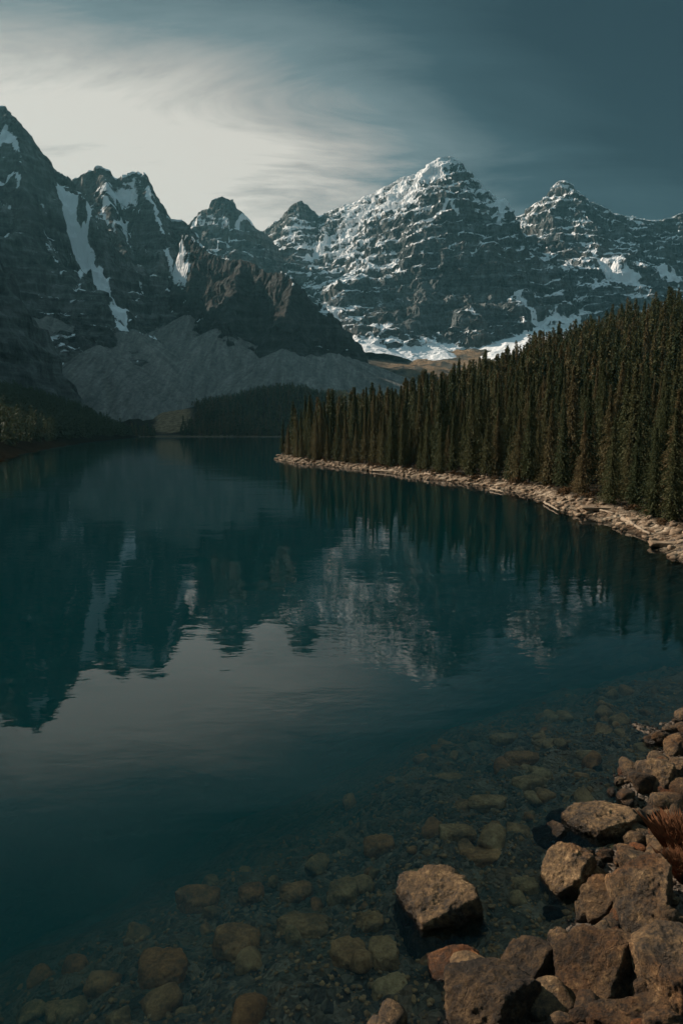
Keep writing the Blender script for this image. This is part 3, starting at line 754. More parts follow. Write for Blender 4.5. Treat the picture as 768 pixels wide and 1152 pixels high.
def forest(name, label, pts, zs, hs, lods, seed, tint=1.0):
    g = np.random.default_rng(seed)
    Vs, Fs, Ts = [], [], []; off = 0
    meshes = {}
    for (x, y), z, h in zip(pts, zs, hs):
        d = math.hypot(x, y)
        for lim, par in lods:
            if d < lim: break
        k = int(g.integers(5)); key = (lim, k)
        if key not in meshes:
            R = par[3] * [1, .85, 1.15, .92, 1.08][k]
            meshes[key] = crown_np(13.4, R, par[0], par[1], par[2], par[4], 900 + k + int(lim), bottom=.03, gap=.12)
        V, F = meshes[key]
        s = h / 13.4; a = g.uniform(0, 6.28); w = s * g.uniform(.85, 1.15)
        ca, sa = math.cos(a) * w, math.sin(a) * w
        W = np.empty_like(V); W[:, 0] = V[:, 0]*ca - V[:, 1]*sa + x; W[:, 1] = V[:, 0]*sa + V[:, 1]*ca + y; W[:, 2] = V[:, 2]*s + z
        Vs.append(W); Fs.append(F + off); off += len(V); Ts.append(np.full(len(V), g.uniform(0, 1), np.float32))
    me = mesh_np(name, np.concatenate(Vs), np.concatenate(Fs), False, {'tint': np.concatenate(Ts) * tint, 'many': np.ones(off)})
    print(name, len(pts), 'trees', off // 4, 'leaves')
    o = link(name, me, M_NEEDLE); tag(o, label, 'forest', kind='stuff')
    return o
forest('forest', 'dense conifer forest climbing the right hillside', [tuple(spots[i]) for i in rest], SH[rest], TH[rest],
       [(150, (40, 9, 6, 1.6, .50)), (260, (32, 8, 4, 1.75, .72)), (1e9, (26, 6, 3, 1.85, .95))], 5)

# far forest and left forest on the terrain
def scatter(n, x0, x1, y0, y1, cond, sp):
    x = RNG.uniform(x0, x1, n); y = RNG.uniform(y0, y1, n)
    H, dr, dl, df, dn = ground(x, y)
    k = cond(x, y, H, dr, dl, df)
    pts = poisson([(float(a), float(b)) for a, b in zip(x[k], y[k])], lambda a, b: sp)
    p = np.array(pts); H, *_ = ground(p[:, 0], p[:, 1])
    return pts, H
def cfar(x, y, H, dr, dl, df):
    r = x / y; nn = fbm(x / 50, y / 50, o=3)
    tanm = np.exp(-((r + 0.250) / 0.021)**2) * (y < 1130 + 60 * nn) + .2 * nn > 0.40
    right = (x > -240 + 25 * nn) & (df > 9) & (y < 1300 + 40 * nn)
    lft = (x <= -250) & (df > 5) & (y < 1035 + 30 * nn) & (H < 16)
    return (right | lft) & ~tanm & (r < 0.12)
pts, zs = scatter(26000, -420, 150, 990, 1330, cfar, 5.2)
forest('forest', 'dark conifer wood on the far shore at the head of the lake', pts, zs - .3, 13 + 2.5 * RNG.normal(size=len(pts)).clip(-2, 2), [(1e9, (12, 4, 2, 2.1, 2.6))], 6, 1.2)
def cleft(x, y, H, dr, dl, df):
    return (dl > 12 + 6 * fbm(x / 40, y / 40, o=2)) & (x > -0.56 * y)
pts, zs = scatter(30000, -640, -90, 170, 1010, cleft, 4.6)
forest('forest', 'shadowed conifer forest on the steep left shore', pts, zs - .3, 12 + 2.2 * RNG.normal(size=len(pts)).clip(-2, 2), [(500, (18, 5, 3, 1.9, 1.3)), (1e9, (12, 4, 2, 2.0, 2.2))], 7, .4)

# ------------------------------------------------------------------ rocks
_ICO = {}
def ico(sub):
    if sub not in _ICO:
        import bmesh
        bm = bmesh.new(); bmesh.ops.create_icosphere(bm, subdivisions=sub, radius=1.0)
        V = np.array([v.co[:] for v in bm.verts], np.float32); F = np.array([[v.index for v in f.verts] for f in bm.faces], np.int32)
        bm.free(); _ICO[sub] = (V, F)
    return _ICO[sub]
def rock_np(sub, seed, planes=None, nrand=20, p=16, rough=0.05, dims=(1, 1, 1)):
    g = np.random.default_rng(seed)
    V, F = ico(sub)
    D = V / np.linalg.norm(V, axis=1)[:, None]
    N = g.normal(size=(nrand, 3)); N /= np.linalg.norm(N, axis=1)[:, None]
    h = g.uniform(.80, 1.05, nrand)
    if planes:
        PN = np.array([q[:3] for q in planes], float); PN /= np.linalg.norm(PN, axis=1)[:, None]
        N = np.concatenate([N, PN]); h = np.concatenate([h + .24, [q[3] for q in planes]])
    N = np.concatenate([N, np.eye(3), -np.eye(3)]); h = np.concatenate([h, np.full(6, 1.0)])
    q = np.maximum(D @ N.T, 0) / h
    r = (q**p).sum(1)**(-1 / p)
    o = seed * 3.17
    W = D * r[:, None]
    r2 = fbm(W[:, 0]*1.4+o, W[:, 1]*1.4, W[:, 2]*1.4, o=3) * rough * 1.3 + (rid(W[:, 0]*3+o, W[:, 1]*3, W[:, 2]*3, o=4)-.6) * rough * .9 + fbm(W[:, 0]*11, W[:, 1]*11+o, W[:, 2]*11, o=3) * rough * .30
    W = D * (r + r2)[:, None]
    return W * np.array(dims), F

def mat_boulder(name, tint=(1, 1, 1), wetline=True):
    t = NT(name); p = t.pos()
    rnd = t.n('ObjectInfo').outputs['Random']
    c, n1, n2, n3 = rock_colour(t, p)
    c = t.mix(t.rng(n3, .5, .66), c, t.mix(1.0, c, (0.85, 0.62, 0.45), 'MULTIPLY'))
    c = t.mix(1.0, c, tint, 'MULTIPLY')
    c = t.mix(t.math('MULTIPLY', rnd, .5), c, t.mix(1.0, c, (0.62, 0.62, 0.62), 'MULTIPLY'))
    vor = t.n('TexVoronoi', {'Vector': p, 'Scale': 3.2}, feature='DISTANCE_TO_EDGE').outputs[0]
    crack = t.rng(vor, 0.0, 0.035, 1.0, 0.0)
    crack = t.math('MULTIPLY', crack, t.rng(t.noise(p, 1.1, 3, .5), .58, .66))
    c = t.mix(t.math('MULTIPLY', crack, .25), c, (0.02, 0.015, 0.01))
    z = t.n('SeparateXYZ', {0: p}).outputs[2]
    wz = t.math('ADD', z, t.math('MULTIPLY', t.math('SUBTRACT', n1, .5), .25))
    wet = t.rng(wz, 0.05, 0.16, 1.0, 0.0)
    c = t.mix(wet, c, t.mix(1.0, c, (0.38, 0.36, 0.30), 'MULTIPLY'))
    h = t.math('ADD', t.math('MULTIPLY', t.noise(p, 3.0, 9, .72), 1.0), t.math('MULTIPLY', n2, .35))
    h = t.math('SUBTRACT', h, t.math('MULTIPLY', crack, .12))
    grain = t.n('TexVoronoi', {'Vector': p, 'Scale': 38.0}).outputs[0]
    h = t.math('ADD', h, t.math('MULTIPLY', grain, .07))
    b = t.bump(h, 1.0, 0.22)
    t.principled(c, t.math('SUBTRACT', .88, t.math('MULTIPLY', wet, .45)), b, **{'Specular IOR Level': 0.3})
    return t.m
M_BOULD = mat_boulder('tan_boulder')
M_BRED = mat_boulder('rusty_boulder', (1.1, 0.72, 0.50))
M_BDARK = mat_boulder('shade_toned_brown_boulder', (0.56, 0.54, 0.52))  # brown rock, tint dropped to put shade into the bottom boulders' colour
M_GRIT = mat_boulder('brown_grit', (0.45, 0.40, 0.36))

def mat_sunken():
    t = NT('amber_sunken_rock'); p = t.pos(); rnd = t.n('ObjectInfo').outputs['Random']
    n = t.math('ADD', t.math('MULTIPLY', t.noise(p, 2.2, 8, .7), .6), t.math('MULTIPLY', t.noise(p, 14, 6, .75), .4))
    c = t.ramp(n, [(.36, (0.08, 0.05, 0.022)), (.50, (0.34, 0.20, 0.08)), (.64, (0.66, 0.43, 0.20))])
    c = t.mix(rnd, c, t.mix(1.0, c, (1.0, 0.62, 0.40), 'MULTIPLY'))
    t.principled(c, .8, t.bump(n, .8, .12)); return t.m
M_SUNK = mat_sunken()

def place_rock(px, py, w, h, label, seed, mat=None, planes=None, depth=1.0, sub=5, name='boulder', sink=0.30, cat=None, p=16, rough=.085, yaw=0.0, group=None):
    py += h * .12; zc = 0.0
    for _ in range(6):
        x, y, z = on_plane(px, py, zc)
        dax = y / (CP + (576 - py) / FPX * SP)
        sw = w * dax / FPX; sh = h * dax / FPX
        # seen from above: projected height mixes depth and height
        dep = math.atan2(CAMH - zc, y)
        hz_ = sh / (math.cos(dep) + 0.62 * math.sin(dep) * depth)
        zc = bed_z(x, y) + hz_ * (0.5 - sink) + .02
    if name == 'submerged_rock': zc = min(zc, -.12 - hz_ * .5)
    W, F = rock_np(sub, seed, planes, p=p, rough=rough, dims=(sw * .49, hz_ * .60 * depth * .85, hz_ * (.60 if py < 1060 else .52)))
    me = mesh_np(name, W, F, True)
    o = link(name, me, mat or M_BOULD); o.location = (x, y, zc); o.rotation_euler = (0, 0, yaw)
    tag(o, label, cat or 'boulder', group)
    return o

TL = (-.45, -.05, .9, .62); LF = (-.85, -.45, .15, .80); RF = (.65, -.75, .05, .72); RR = (.9, .2, .1, .85)
BL = [
 (497, 1024, 104, 92, 'large block-shaped boulder with a pale flat top standing alone in the shallow water', None, [(-.22, -.12, .96, .72), (-.93, -.3, .1, .8), (.35, -.93, .08, .66), (.9, .1, .2, .85)], 1.1, 6),
 (674, 924, 78, 66, 'big pale smooth-topped boulder, highest of the large rocks beside the water', None, [(-.15, .0, .98, .62), (-.8, -.55, .1, .8), (.3, -.9, .05, .75)], 1.1, 6),
 (718, 920, 22, 30, 'small upright stone touching the right side of the big pale boulder', None, None, 1, 4),
 (622, 941, 40, 36, 'angular grey-brown rock at the water edge just left of the big pale boulder', M_BDARK, [TL, RF], 1, 5),
 (626, 917, 26, 22, 'small dark rock in the shallows behind the angular rock', M_BDARK, None, 1, 4),
 (641, 982, 62, 64, 'rounded boulder with a lit left flank below the big pale boulder', None, [(-.6, -.2, .75, .72), (.7, -.65, 0, .7)], 1, 6),
 (678, 1009, 44, 48, 'dark leaning slab wedged between two larger boulders', M_BDARK, [(-.6, -.3, .7, .6), RF], 1, 5),
 (657, 1027, 24, 26, 'small rounded brown stone left of the dark leaning slab', None, None, 1, 4),
 (727, 1010, 66, 88, 'tall pale boulder with a broad sloping face near the right edge', None, [(-.6, -.45, .7, .68), (.75, -.6, .1, .68), (-.2, .1, .97, .85)], 1.1, 6),
 (680, 1086, 104, 86, 'wide tent-shaped boulder split between a brown left face and black right face', M_BDARK, [(-.6, -.35, .72, .62), (.65, -.7, .25, .62)], 1.1, 6),
 (764, 1092, 88, 112, 'huge flat-topped boulder cut off by the right edge of the picture', None, [(-.1, -.1, .98, .78), (-.85, -.5, .05, .8), (.1, -.95, .1, .8)], 1.1, 6),
 (728, 1112, 42, 48, 'mid-sized rounded rock leaning on the huge flat-topped boulder', M_BDARK, None, 1, 5),
 (560, 1124, 112, 98, 'largest brown boulder along the bottom edge with a steep left face', M_BDARK, [(-.75, -.4, .5, .7), (.6, -.75, .2, .62), (-.1, .2, .97, .78)], 1.1, 6),
 (597, 1082, 58, 60, 'dark ridge-backed rock behind the largest bottom boulder', M_BDARK, [(-.5, -.2, .8, .65), RF], 1, 5),
 (512, 1084, 60, 44, 'flat reddish rock half under water beside the lone block', M_BRED, [(-.2, -.2, .95, .6)], 1.1, 5),
 (700, 1142, 80, 40, 'low broad rock cut off by the bottom edge under the tent-shaped boulder', M_BDARK, [(-.1, 0, .98, .6)], 1, 5),
 (748, 1148, 52, 34, 'brown rock in the bottom right corner', None, None, 1, 5),
 (656, 1143, 34, 26, 'small rock at the bottom edge between two broad boulders', M_BDARK, None, 1, 4),
 (745, 872, 34, 40, 'upright tan rock beside the dry bush near the right edge', None, [(-.6, -.4, .6, .7), RF], 1, 5),
 (742, 829, 24, 18, 'small grey rock at the far end of the boulder bank', M_BDARK, None, 1, 4),
 (763, 838, 30, 32, 'rounded tan rock at the far end of the boulder bank', None, None, 1, 5),
 (765, 864, 22, 24, 'tan stone tucked behind the upright tan rock', None, None, 1, 4),
 (671, 864, 12, 7, 'tiny pale stone poking out of the shallow water', None, None, 1, 3),
 (699, 878, 13, 10, 'small tan stone at the water edge before the upright tan rock', None, None, 1, 3),
 (700, 967, 22, 17, 'small pale tan stone below the big pale boulder', None, None, 1, 4),
 (719, 963, 24, 14, 'flat tan stone next to the small pale tan stone', None, None, 1, 4),
 (682, 961, 22, 16, 'small dark stone between the big pale boulder and rounded boulder', M_BDARK, None, 1, 4),
 (697, 1031, 30, 24, 'rusty brown stone between leaning slab and tall pale boulder', M_BRED, None, 1, 4),
 (626, 1024, 34, 18, 'low wet stone at the foot of the rounded boulder', M_BDARK, None, 1, 4),
 (716, 946, 34, 26, 'dark rock in the shade right of the big pale boulder', M_BDARK, None, 1, 4),
 (748, 968, 40, 30, 'dusty grey rock above the tall pale boulder by the dry bush', M_BDARK, None, 1, 5),
 (755, 1035, 34, 40, 'dark rock between tall pale boulder and huge flat-topped boulder', M_BDARK, None, 1, 5),
 (628, 1052, 28, 22, 'brown stone in the gap above the dark ridge-backed rock', None, None, 1, 4),
]
for k, (px, py, w, h, lab, m, pl, dp, sub) in enumerate(BL):
    place_rock(px, py, w, h, lab, 50 + k, m, pl, dp, sub, p=34 if pl else 16)
SUB = [
 (183, 1084, 60, 54, 'large submerged slab near the bottom left, farthest out'), (265, 1056, 56, 46, 'rough submerged rock right of the far-out slab'), (222, 1007, 54, 36, 'long faint submerged rock deep in the dark water'),
 (333, 1003, 42, 28, 'faint round submerged rock above a cluster of stones'), (385, 1000, 38, 34, 'olive rounded submerged rock'), (391, 1070, 42, 44, 'round olive submerged rock left of the lone block'),
 (340, 1040, 62, 34, 'wide flat submerged rock in the middle of the shallows'), (426, 948, 36, 28, 'pale olive submerged rock at the edge of deep water'), (282, 1003, 32, 26, 'small faint submerged rock in deep water'), (415, 1034, 32, 26, 'small submerged rock between two olive ones'),
 (548, 902, 46, 20, 'bright rusty submerged slab'), (514, 936, 42, 26, 'rounded rusty submerged rock'), (541, 962, 52, 26, 'wide rusty submerged slab behind the lone block'), (589, 848, 42, 22, 'flat tan submerged rock in the far shallows'), (594, 877, 36, 22, 'brown submerged rock in the middle shallows'),
 (660, 848, 30, 14, 'thin submerged slab nearest the far end of the bank'), (616, 836, 38, 14, 'faint flat submerged slab at the far edge of the shallows'), (567, 828, 34, 16, 'faintest submerged slab beyond the shallows'), (440, 1101, 44, 48, 'dark angular submerged rock near the bottom edge'), (430, 1062, 36, 40, 'rusty submerged rock left of the lone block'),
 (505, 870, 40, 18, 'faint submerged rock above the rusty slab'), (470, 985, 40, 24, 'brown submerged rock behind the lone block'), (590, 990, 30, 22, 'brown submerged stone near the rounded boulder')]
for k, (px, py, w, h, lab) in enumerate(SUB):
    place_rock(px, py, w, h, lab, 150 + k, M_SUNK, [(-.1, 0, 1, .55), (-.7, -.5, .5, .75)], 1.2, 5, name='submerged_rock', sink=.34, cat='rock', p=8)

# cobbles, shared meshes, every one its own object
cobm = []
for k in range(8):
    W, F = rock_np(3, 300 + k, None, nrand=9, p=9, rough=.07, dims=(1, .8, .62)); cobm.append(mesh_np('cobble', W, F, True))
cobp = {}
def cobble(x, y, z, s, k, label, group, cat='stone', mat=M_BOULD):
    if (k, mat.name) not in cobp:
        me = cobm[k].copy(); o = link('cobble', me, mat); cobp[(k, mat.name)] = o
    else:
        o = cobp[(k, mat.name)].copy(); COL.objects.link(o)
    o.location = (x, y, z); o.scale = (s, s, s); o.rotation_euler = (RNG.uniform(-.4, .4), RNG.uniform(-.4, .4), RNG.uniform(0, 6.28))
    tag(o, label, cat, group)
cnt = 0
for _ in range(6000):
    x = RNG.uniform(0, 12); y = RNG.uniform(7, 21)
    if x > .53 * y: continue
    d = float(sdist(np.array([x]), np.array([y]), NEAR, NEARP)[0])
    if -.5 < d < 3.5 and RNG.uniform() < .7:
        s = float(RNG.uniform(.08, .26)) * (1 if RNG.uniform() < .7 else 1.5); z = bed_z(x, y) + .25 * s
        if z < .0: continue
        cobble(x, y, z, s, int(RNG.integers(8)), 'small brown cobble filling gaps between the shore boulders', 'cobbles between the shore boulders', mat=[M_BOULD, M_BDARK, M_BRED][int(RNG.choice(3, p=[.45, .4, .15]))]); cnt += 1
        if cnt >= 165: break
cnt = 0
for _ in range(9000):
    x = RNG.uniform(-9, 10); y = RNG.uniform(6, 26)
    if abs(x) > .53 * y: continue
    d = float(sdist(np.array([x]), np.array([y]), NEAR, NEARP)[0])
    if -7.5 < d < 0 and RNG.uniform() < math.exp(d / 6):
        s = float(RNG.uniform(.10, .34)); z = bed_z(x, y) + .2 * s
        z = min(z, -.85 * s - .05)
        cobble(x, y, z, s, int(RNG.integers(8)), 'small submerged stone on the shallow lake bed', 'submerged stones on the lake bed', mat=M_SUNK); cnt += 1
        if cnt >= 130: break

# pebbly near-shore gravel; right-bank cobbles are merged the same way
def gravel(name, label, pts, sizes, mat, seed, sub=2):
    g = np.random.default_rng(seed); base = [rock_np(sub, 400 + k, None, nrand=8, p=9, rough=.06, dims=(1, .75, .5)) for k in range(6)]
    Vs, Fs = [], []; off = 0
    for (x, y, z), s in zip(pts, sizes):
        V, F = base[int(g.integers(6))]; a = g.uniform(0, 6.28); ca, sa = math.cos(a), math.sin(a)
        t1 = g.normal() * .25
        W = np.stack([(V[:, 0]*ca - V[:, 1]*sa)*s + x, (V[:, 0]*sa + V[:, 1]*ca)*s + y, (V[:, 2] + t1*V[:, 0])*s + z], -1)
        Vs.append(W); Fs.append(F + off); off += len(V)
    o = link(name, mesh_np(name, np.concatenate(Vs), np.concatenate(Fs), True), mat)
    tag(o, label, 'gravel', kind='stuff'); return o
pp, ss = [], []
while len(pp) < 9000:
    x = RNG.uniform(-8, 12); y = RNG.uniform(5.5, 26)
    if abs(x) > .56 * y: continue
    d = float(sdist(np.array([x]), np.array([y]), NEAR, NEARP)[0])
    if d < -8 or d > 5 or RNG.uniform() > math.exp(min(d, 0) / 5): continue
    s = .015 + .04 * RNG.uniform()**2; pp.append((x, y, bed_z(x, y) + .3 * s)); ss.append(s * (1.6 if RNG.uniform() < .1 else 1))
gravel('gravel', 'brown pebbles and grit packed between the shore boulders', [q for q in pp if q[2] > -.03], [b for q, b in zip(pp, ss) if q[2] > -.03], M_GRIT, 9)
gravel('gravel', 'amber pebbles lying under the clear shallow water', [q for q in pp if q[2] <= -.03], [b for q, b in zip(pp, ss) if q[2] <= -.03], M_SUNK, 19)

def mat_shore():
    t = NT('pale_shore_stone'); p = t.pos()
    n = t.noise(p, 0.9, 5, .6); n2 = t.noise(p, 6, 6, .7)
    c = t.ramp(t.math('ADD', t.math('MULTIPLY', n, .6), t.math('MULTIPLY', n2, .4)), [(0.33, (0.07, 0.048, 0.032)), (0.5, (0.20, 0.145, 0.098)), (0.66, (0.42, 0.32, 0.225))])
    z = t.n('SeparateXYZ', {0: p}).outputs[2]
    c = t.mix(t.rng(z, 0.03, 0.12, 1.0, 0.0), c, t.mix(1.0, c, (0.3, 0.28, 0.24), 'MULTIPLY'))
    t.principled(c, .9, t.bump(n2, .6, .1), **{'Specular IOR Level': 0.2}); return t.m
M_SHORE = mat_shore()
cx = RNG.uniform(-26, 34, 60000); cy = RNG.uniform(34, 235, 60000)
hh, dd, *_ = ground(cx, cy)
k = (dd > -.5) & (dd < 3.3 + 1.2 * fbm(cx / 5, cy / 5, o=2)) & (cx < .56 * cy); cx, cy, hh = cx[k][:2400], cy[k][:2400], hh[k][:2400]
sz = (.05 + .42 * RNG.uniform(size=len(cx))**4) * np.interp(cy, [40, 200], [.9, 1.5])
gravel('gravel', 'pale tan stones strewn along the right-hand lake shore', list(zip(cx, cy, hh + .12 * sz)), sz, M_SHORE, 10)  # countable shore cobbles, merged into one mesh and named gravel

# the long pale slabs and logs on the right shore
def mat_wood():
    t = NT('bleached_driftwood'); p = t.pos()
    n = t.noise(t.scale(p, (3, 3, 12)), 2.0, 5, .6)
    t.principled(t.ramp(n, [(.3, (.14, .105, .07)), (.7, (.36, .29, .215))]), .9, t.bump(n, .5, .05)); return t.m
M_WOOD = mat_wood()
def log(p0, p1, r, label, seed):
    a = np.array(on_plane(*p0, .45)); b = np.array(on_plane(*p1, .45))
    za = float(ground(a[0:1], a[1:2])[0][0]); zb = float(ground(b[0:1], b[1:2])[0][0])
    a[2] = max(za, .05) + r; b[2] = max(zb, .05) + r
    g = np.random.default_rng(seed); L, n = 14, 10; V = []
    d = (b - a); d /= np.linalg.norm(d); s = np.cross(d, (0, 0, 1)); s /= np.linalg.norm(s); u = np.cross(s, d)
    c0 = (a + b) / 2
    for i in range(L):
        t = i / (L - 1); c = a + (b - a) * t + s * g.normal() * .05 + u * g.normal() * .02 - c0
        rr_ = r * (1 - .5 * t) * (1.25 if i == 0 else 1)
        for j in range(n):
            an = 2 * math.pi * j / n; V.append(c + (s * math.cos(an) + u * math.sin(an)) * rr_ * g.uniform(.9, 1.1))
    F = [(i*n+j, i*n+(j+1) % n, (i+1)*n+(j+1) % n, (i+1)*n+j) for i in range(L-1) for j in range(n)]
    V.append(a - c0); V.append(b - c0); k0 = L * n
    F += [(k0, (j+1) % n, j, j) for j in range(0)]
    me = bpy.data.meshes.new('driftwood_log')
    faces = F + [tuple(reversed(range(n))), tuple(range((L-1)*n, L*n))]
    me.from_pydata([tuple(map(float, v)) for v in V[:L*n]], [], faces)
    for pz in me.polygons: pz.use_smooth = True
    o = link('driftwood_log', me, M_WOOD); o.location = tuple(c0); tag(o, label, 'driftwood'); return o
log((552, 548), (566, 551), .14, 'short bleached log lying on the right shore bank, farthest along', 1)
log((700, 584), (730, 598), .17, 'bleached driftwood log among pale stones near the right edge', 2)
log((612, 562), (628, 571), .13, 'short grey-tan log angled down towards the water, left of the low pale stone', 4)
log((668, 574), (690, 579), .12, 'slim bleached pole lying behind the long flat pale slab', 5)
log((420, 528), (446, 530), .17, 'pale log lying level on the far half of the right shore', 6)
log((478, 534), (500, 537), .16, 'thin bleached log at the middle of the right shore', 3)
for (px, py, w, h, lab, sd) in [(682, 575, 58, 9, 'long flat pale slab jutting into the lake from the right shore', 1), (722, 588, 34, 11, 'broad pale ledge stone behind the jutting slab', 2), (748, 610, 34, 13, 'pale stepped ledge stone at the water near the right edge', 3), (320, 514, 18, 4, 'low pale stone on the tip of the wooded point', 4), (640, 563, 26, 6, 'low pale stone left of the jutting slab', 5)]:
    x, y, z = on_plane(px, py, .35); sw = w * y / FPX
    W, F = rock_np(5, 700 + sd, [(0, 0, 1, .5)], p=18, rough=.05, dims=(sw * .5, sw * .26, .30))
    o = link('shore_slab', mesh_np('shore_slab', W, F, True), M_SHORE); o.location = (x, y, max(.22, float(ground(np.array([x]), np.array([y]))[0][0]) * .8)); o.rotation_euler = (0, .02, -.15)
    tag(o, lab, 'rock')

# ------------------------------------------------------------------ shrubs and the dry bush
def mat_twig(name, a, b):
    t = NT(name); p = t.pos()
    c = t.ramp(t.noise(p, 3, 4, .6), [(.3, a), (.7, b)]); t.principled(c, .85, **{'Specular IOR Level': .1}); return t.m
M_SHRUB = mat_twig('brown_shrub_leaves', (0.035, 0.024, 0.012), (0.13, 0.075, 0.035))
M_DRY = mat_twig('rust_dry_grass', (0.055, 0.025, 0.012), (0.20, 0.09, 0.045))
def bush_np(n, w, h, size, seed, blades=False):
    g = np.random.default_rng(seed)
    if blades:
        m = n; bx = g.normal(size=m).clip(-2, 2) * w * .5; by = g.normal(size=m).clip(-2, 2) * w * .5; L = h * g.uniform(.5, 1.1, m)
        lx = g.normal(size=m).clip(-1.5, 1.5) * .3 + bx / w * .4; ly = g.normal(size=m).clip(-1.5, 1.5) * .3 + by / w * .4; a = g.uniform(0, 3.14, m)
        wx, wy = np.cos(a) * size, np.sin(a) * size
        z0 = np.zeros(m) - .05
        v = [np.stack([bx - wx, by - wy, z0], -1), np.stack([bx + wx, by + wy, z0], -1),
             np.stack([bx + lx*L*.45 + wx*.7, by + ly*L*.45 + wy*.7, L*.62], -1), np.stack([bx + lx*L, by + ly*L, L*.95], -1)]
        V = np.stack(v, 1).reshape(-1, 3)
    else:
        d = g.normal(size=(n, 3)); d /= np.linalg.norm(d, axis=1)[:, None]; d[:, 2] = np.abs(d[:, 2])
        r = g.uniform(.35, 1, n)[:, None]**.6 * (1 + .25 * fbm(d[:, 0]*2+seed, d[:, 1]*2, d[:, 2]*2, o=2))[:, None]
        P = d * r * np.array([w, w, h]); q = g.normal(size=(n, 3)); q /= np.linalg.norm(q, axis=1)[:, None]; q2 = np.cross(q, g.normal(size=(n, 3))); q2 /= np.linalg.norm(q2, axis=1)[:, None]
        s = size * g.uniform(.5, 1.3, n)[:, None]
        V = np.stack([P - q*s, P - q2*s*.5, P + q*s, P + q2*s*.5], 1).reshape(-1, 3)
    return V, np.arange(len(V)).reshape(-1, 4)
sp = {}
cx = RNG.uniform(-20, 32, 9000); cy = RNG.uniform(40, 190, 9000); hh, dd, *_ = ground(cx, cy)
k = (dd > 1.8) & (dd < 6.0) & (cx < .52 * cy); idx = np.where(k)[0][:120]
for q, i in enumerate(idx):
    v = q % 5; e = bpy.data.objects.new('shrub', None); COL.objects.link(e); e.location = (cx[i], cy[i], hh[i]); s = RNG.uniform(.45, 1.1); e.scale = (s, s, s * RNG.uniform(.6, 1.2)); e.rotation_euler = (0, 0, RNG.uniform(0, 6))
    if v not in sp:
        V, F = bush_np(520, .75, .75, .09, 40 + v); c = link('foliage', mesh_np('foliage', V, F, False), M_SHRUB, e)
        Vt, Ft = trunk_np(.7, .03, 60 + v); c2 = link('stem', mesh_np('stem', Vt, Ft, True), M_BARK, e); sp[v] = (c, c2)
    else:
        for c in sp[v]: d = c.copy(); COL.objects.link(d); d.parent = e
    tag(e, 'low brown shrub at the foot of the shoreline spruces', 'shrub', 'low shrubs under the shoreline spruces')
for (px, py, s, lab, sd) in [(772, 925, .85, 'rust-red dry bush at the right edge above the boulders', 1), (768, 962, .5, 'smaller rust-red dry grass tuft just below the big dry bush', 2)]:
    x, y, z = on_plane(px, py, 1.0); e = bpy.data.objects.new('dry_bush', None); COL.objects.link(e); e.location = (x + .1, y, bed_z(x, y)); e.scale = (s, s, s)
    V, F = bush_np(5200, .42, .62, .007, 80 + sd, True); link('foliage', mesh_np('foliage', V, F, False), M_DRY, e)
    Vt, Ft = trunk_np(.5, .03, 90 + sd); link('stem', mesh_np('stem', Vt, Ft, True), M_BARK, e)
    tag(e, lab, 'bush')

# ------------------------------------------------------------------ light and sky
SUN_AZ = math.radians(-63.0)     # from +Y towards -X
SUN_EL = math.radians(31.0)
sd = bpy.data.lights.new('sun', 'SUN'); sd.energy = 5.0; sd.angle = math.radians(.6); sd.color = (1.0, .84, .68)
so = bpy.data.objects.new('sun', sd); COL.objects.link(so)
from mathutils import Vector
dv = Vector((math.sin(SUN_AZ) * math.cos(SUN_EL), math.cos(SUN_AZ) * math.cos(SUN_EL), math.sin(SUN_EL)))
so.rotation_euler = dv.to_track_quat('Z', 'Y').to_euler()
w = bpy.data.worlds.new('World'); SC.world = w; w.use_nodes = True
nt = w.node_tree; nt.nodes.clear()
class WT(NT):
    def __init__(s): s.t = nt; s.out = nt.nodes.new('ShaderNodeOutputWorld')
t = WT()
sky = t.n('TexSky', sky_type='NISHITA', sun_disc=False, sun_elevation=SUN_EL, sun_rotation=SUN_AZ, air_density=1.2, dust_density=1.5)
dirn = t.n('TexCoord').outputs['Generated']
sx = t.n('SeparateXYZ', {0: dirn})
dz = sx.outputs[2]; dy = sx.outputs[1]
# cloud deck: project direction on a plane for believable perspective
zz = t.math('ADD', t.math('MAXIMUM', dz, 0.0), 0.16)
cu = t.n('CombineXYZ', {0: t.math('DIVIDE', sx.outputs[0], zz), 1: t.math('DIVIDE', dy, zz), 2: 0.0}).outputs[0]
n1 = t.noise(t.scale(cu, (0.55, 0.8, 1)), 0.9, 6, .52, dist=.7)
n2 = t.noise(t.n('Mapping', {'Vector': cu, 'Rotation': (0, 0, .35), 'Scale': (0.30, 1.0, 1)}).outputs[0], 2.6, 9, .64, dist=.9)
nn = t.math('ADD', t.math('MULTIPLY', n1, .55), t.math('MULTIPLY', n2, .45))
def glow(px, py, k):
    a, b = ratio(px, py); v = Vector((a, 1, b)).normalized()
    d = t.n('VectorMath', {0: dirn, 1: tuple(v)}, operation='DOT_PRODUCT').outputs['Value']
    return t.math('POWER', t.math('MAXIMUM', d, 0.0), k)
g = t.math('ADD', t.math('MULTIPLY', glow(60, 130, 7), 1.15), t.math('MULTIPLY', glow(260, 240, 14), .30))
g = t.math('MULTIPLY', g, t.rng(nn, .34, .64, .62, 1.15))
low_ = t.rng(dz, .10, .42, 1.0, 0.0)
g = t.math('MULTIPLY', g, t.rng(t.math('ADD', dz, t.math('MULTIPLY', t.math('SUBTRACT', nn, .5), .25)), .37, .54, 1.0, .42))
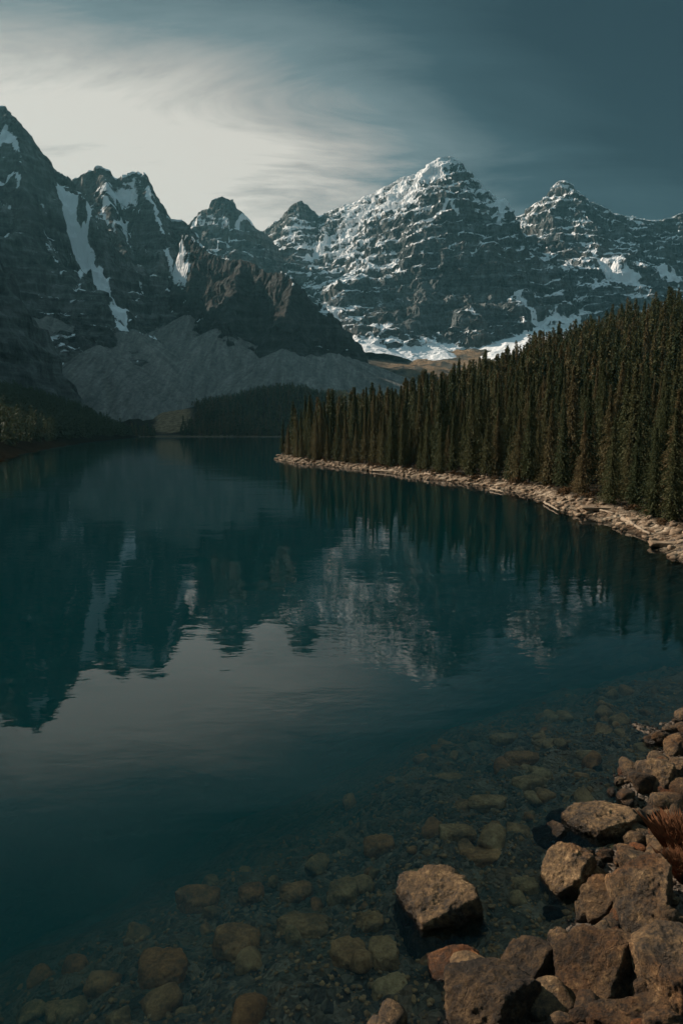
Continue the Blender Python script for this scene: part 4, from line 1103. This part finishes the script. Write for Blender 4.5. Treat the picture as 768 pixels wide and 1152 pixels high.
f = t.math('ADD', t.math('MULTIPLY', g, .75), t.math('MULTIPLY', t.math('MULTIPLY', low_, t.rng(nn, .3, .65, .6, 1.1)), .34))
f = t.math('ADD', f, t.math('MULTIPLY', t.math('SUBTRACT', nn, .49), 1.15))
f = t.math('SUBTRACT', f, t.math('MULTIPLY', t.math('MULTIPLY', t.rng(sx.outputs[0], -.12, .42), t.rng(dz, .20, .48, .30, 1.0)), .30))
cloud = t.ramp(f, [(0.0, (0.006, 0.017, 0.024)), (0.25, (0.024, 0.048, 0.058)), (0.55, (0.11, 0.148, 0.155)), (0.80, (0.315, 0.30, 0.272)), (1.0, (0.50, 0.465, 0.41))])
cloud = t.mix(t.rng(dy, .30, -.35, 0.0, 1.0), cloud, (0.060, 0.098, 0.112))
cloud = t.mix(t.rng(dz, .62, .86, 0.0, 1.0), cloud, (0.20, 0.31, 0.35))
bgc = t.n('Background', {'Color': cloud, 'Strength': 1.0}); bgs = t.n('Background', {'Color': sky.outputs[0], 'Strength': .05})
mx = t.n('MixShader', {0: 0.9, 1: bgs.outputs[0], 2: bgc.outputs[0]})
t.L(mx.outputs[0], t.out.inputs['Surface'])

# ------------------------------------------------------------------ camera and render settings
cd = bpy.data.cameras.new('camera'); cam = bpy.data.objects.new('camera', cd); COL.objects.link(cam)
cam.location = (0, 0, CAMH); cam.rotation_euler = (math.pi / 2 - PITCH, 0, 0)
cd.sensor_fit = 'VERTICAL'; cd.sensor_height = 36; cd.lens = 24.0; cd.clip_end = 20000; cd.clip_start = .1
SC.camera = cam
SC.view_settings.view_transform = 'Standard'; SC.view_settings.look = 'None'; SC.view_settings.exposure = 0.5; SC.view_settings.gamma = 1
cy_ = SC.cycles
cy_.max_bounces = 6; cy_.diffuse_bounces = 2; cy_.glossy_bounces = 3; cy_.transparent_max_bounces = 8; cy_.volume_bounces = 0
cy_.use_denoising = True; cy_.caustics_reflective = False; cy_.caustics_refractive = False
cy_.use_adaptive_sampling = True; cy_.adaptive_threshold = .02
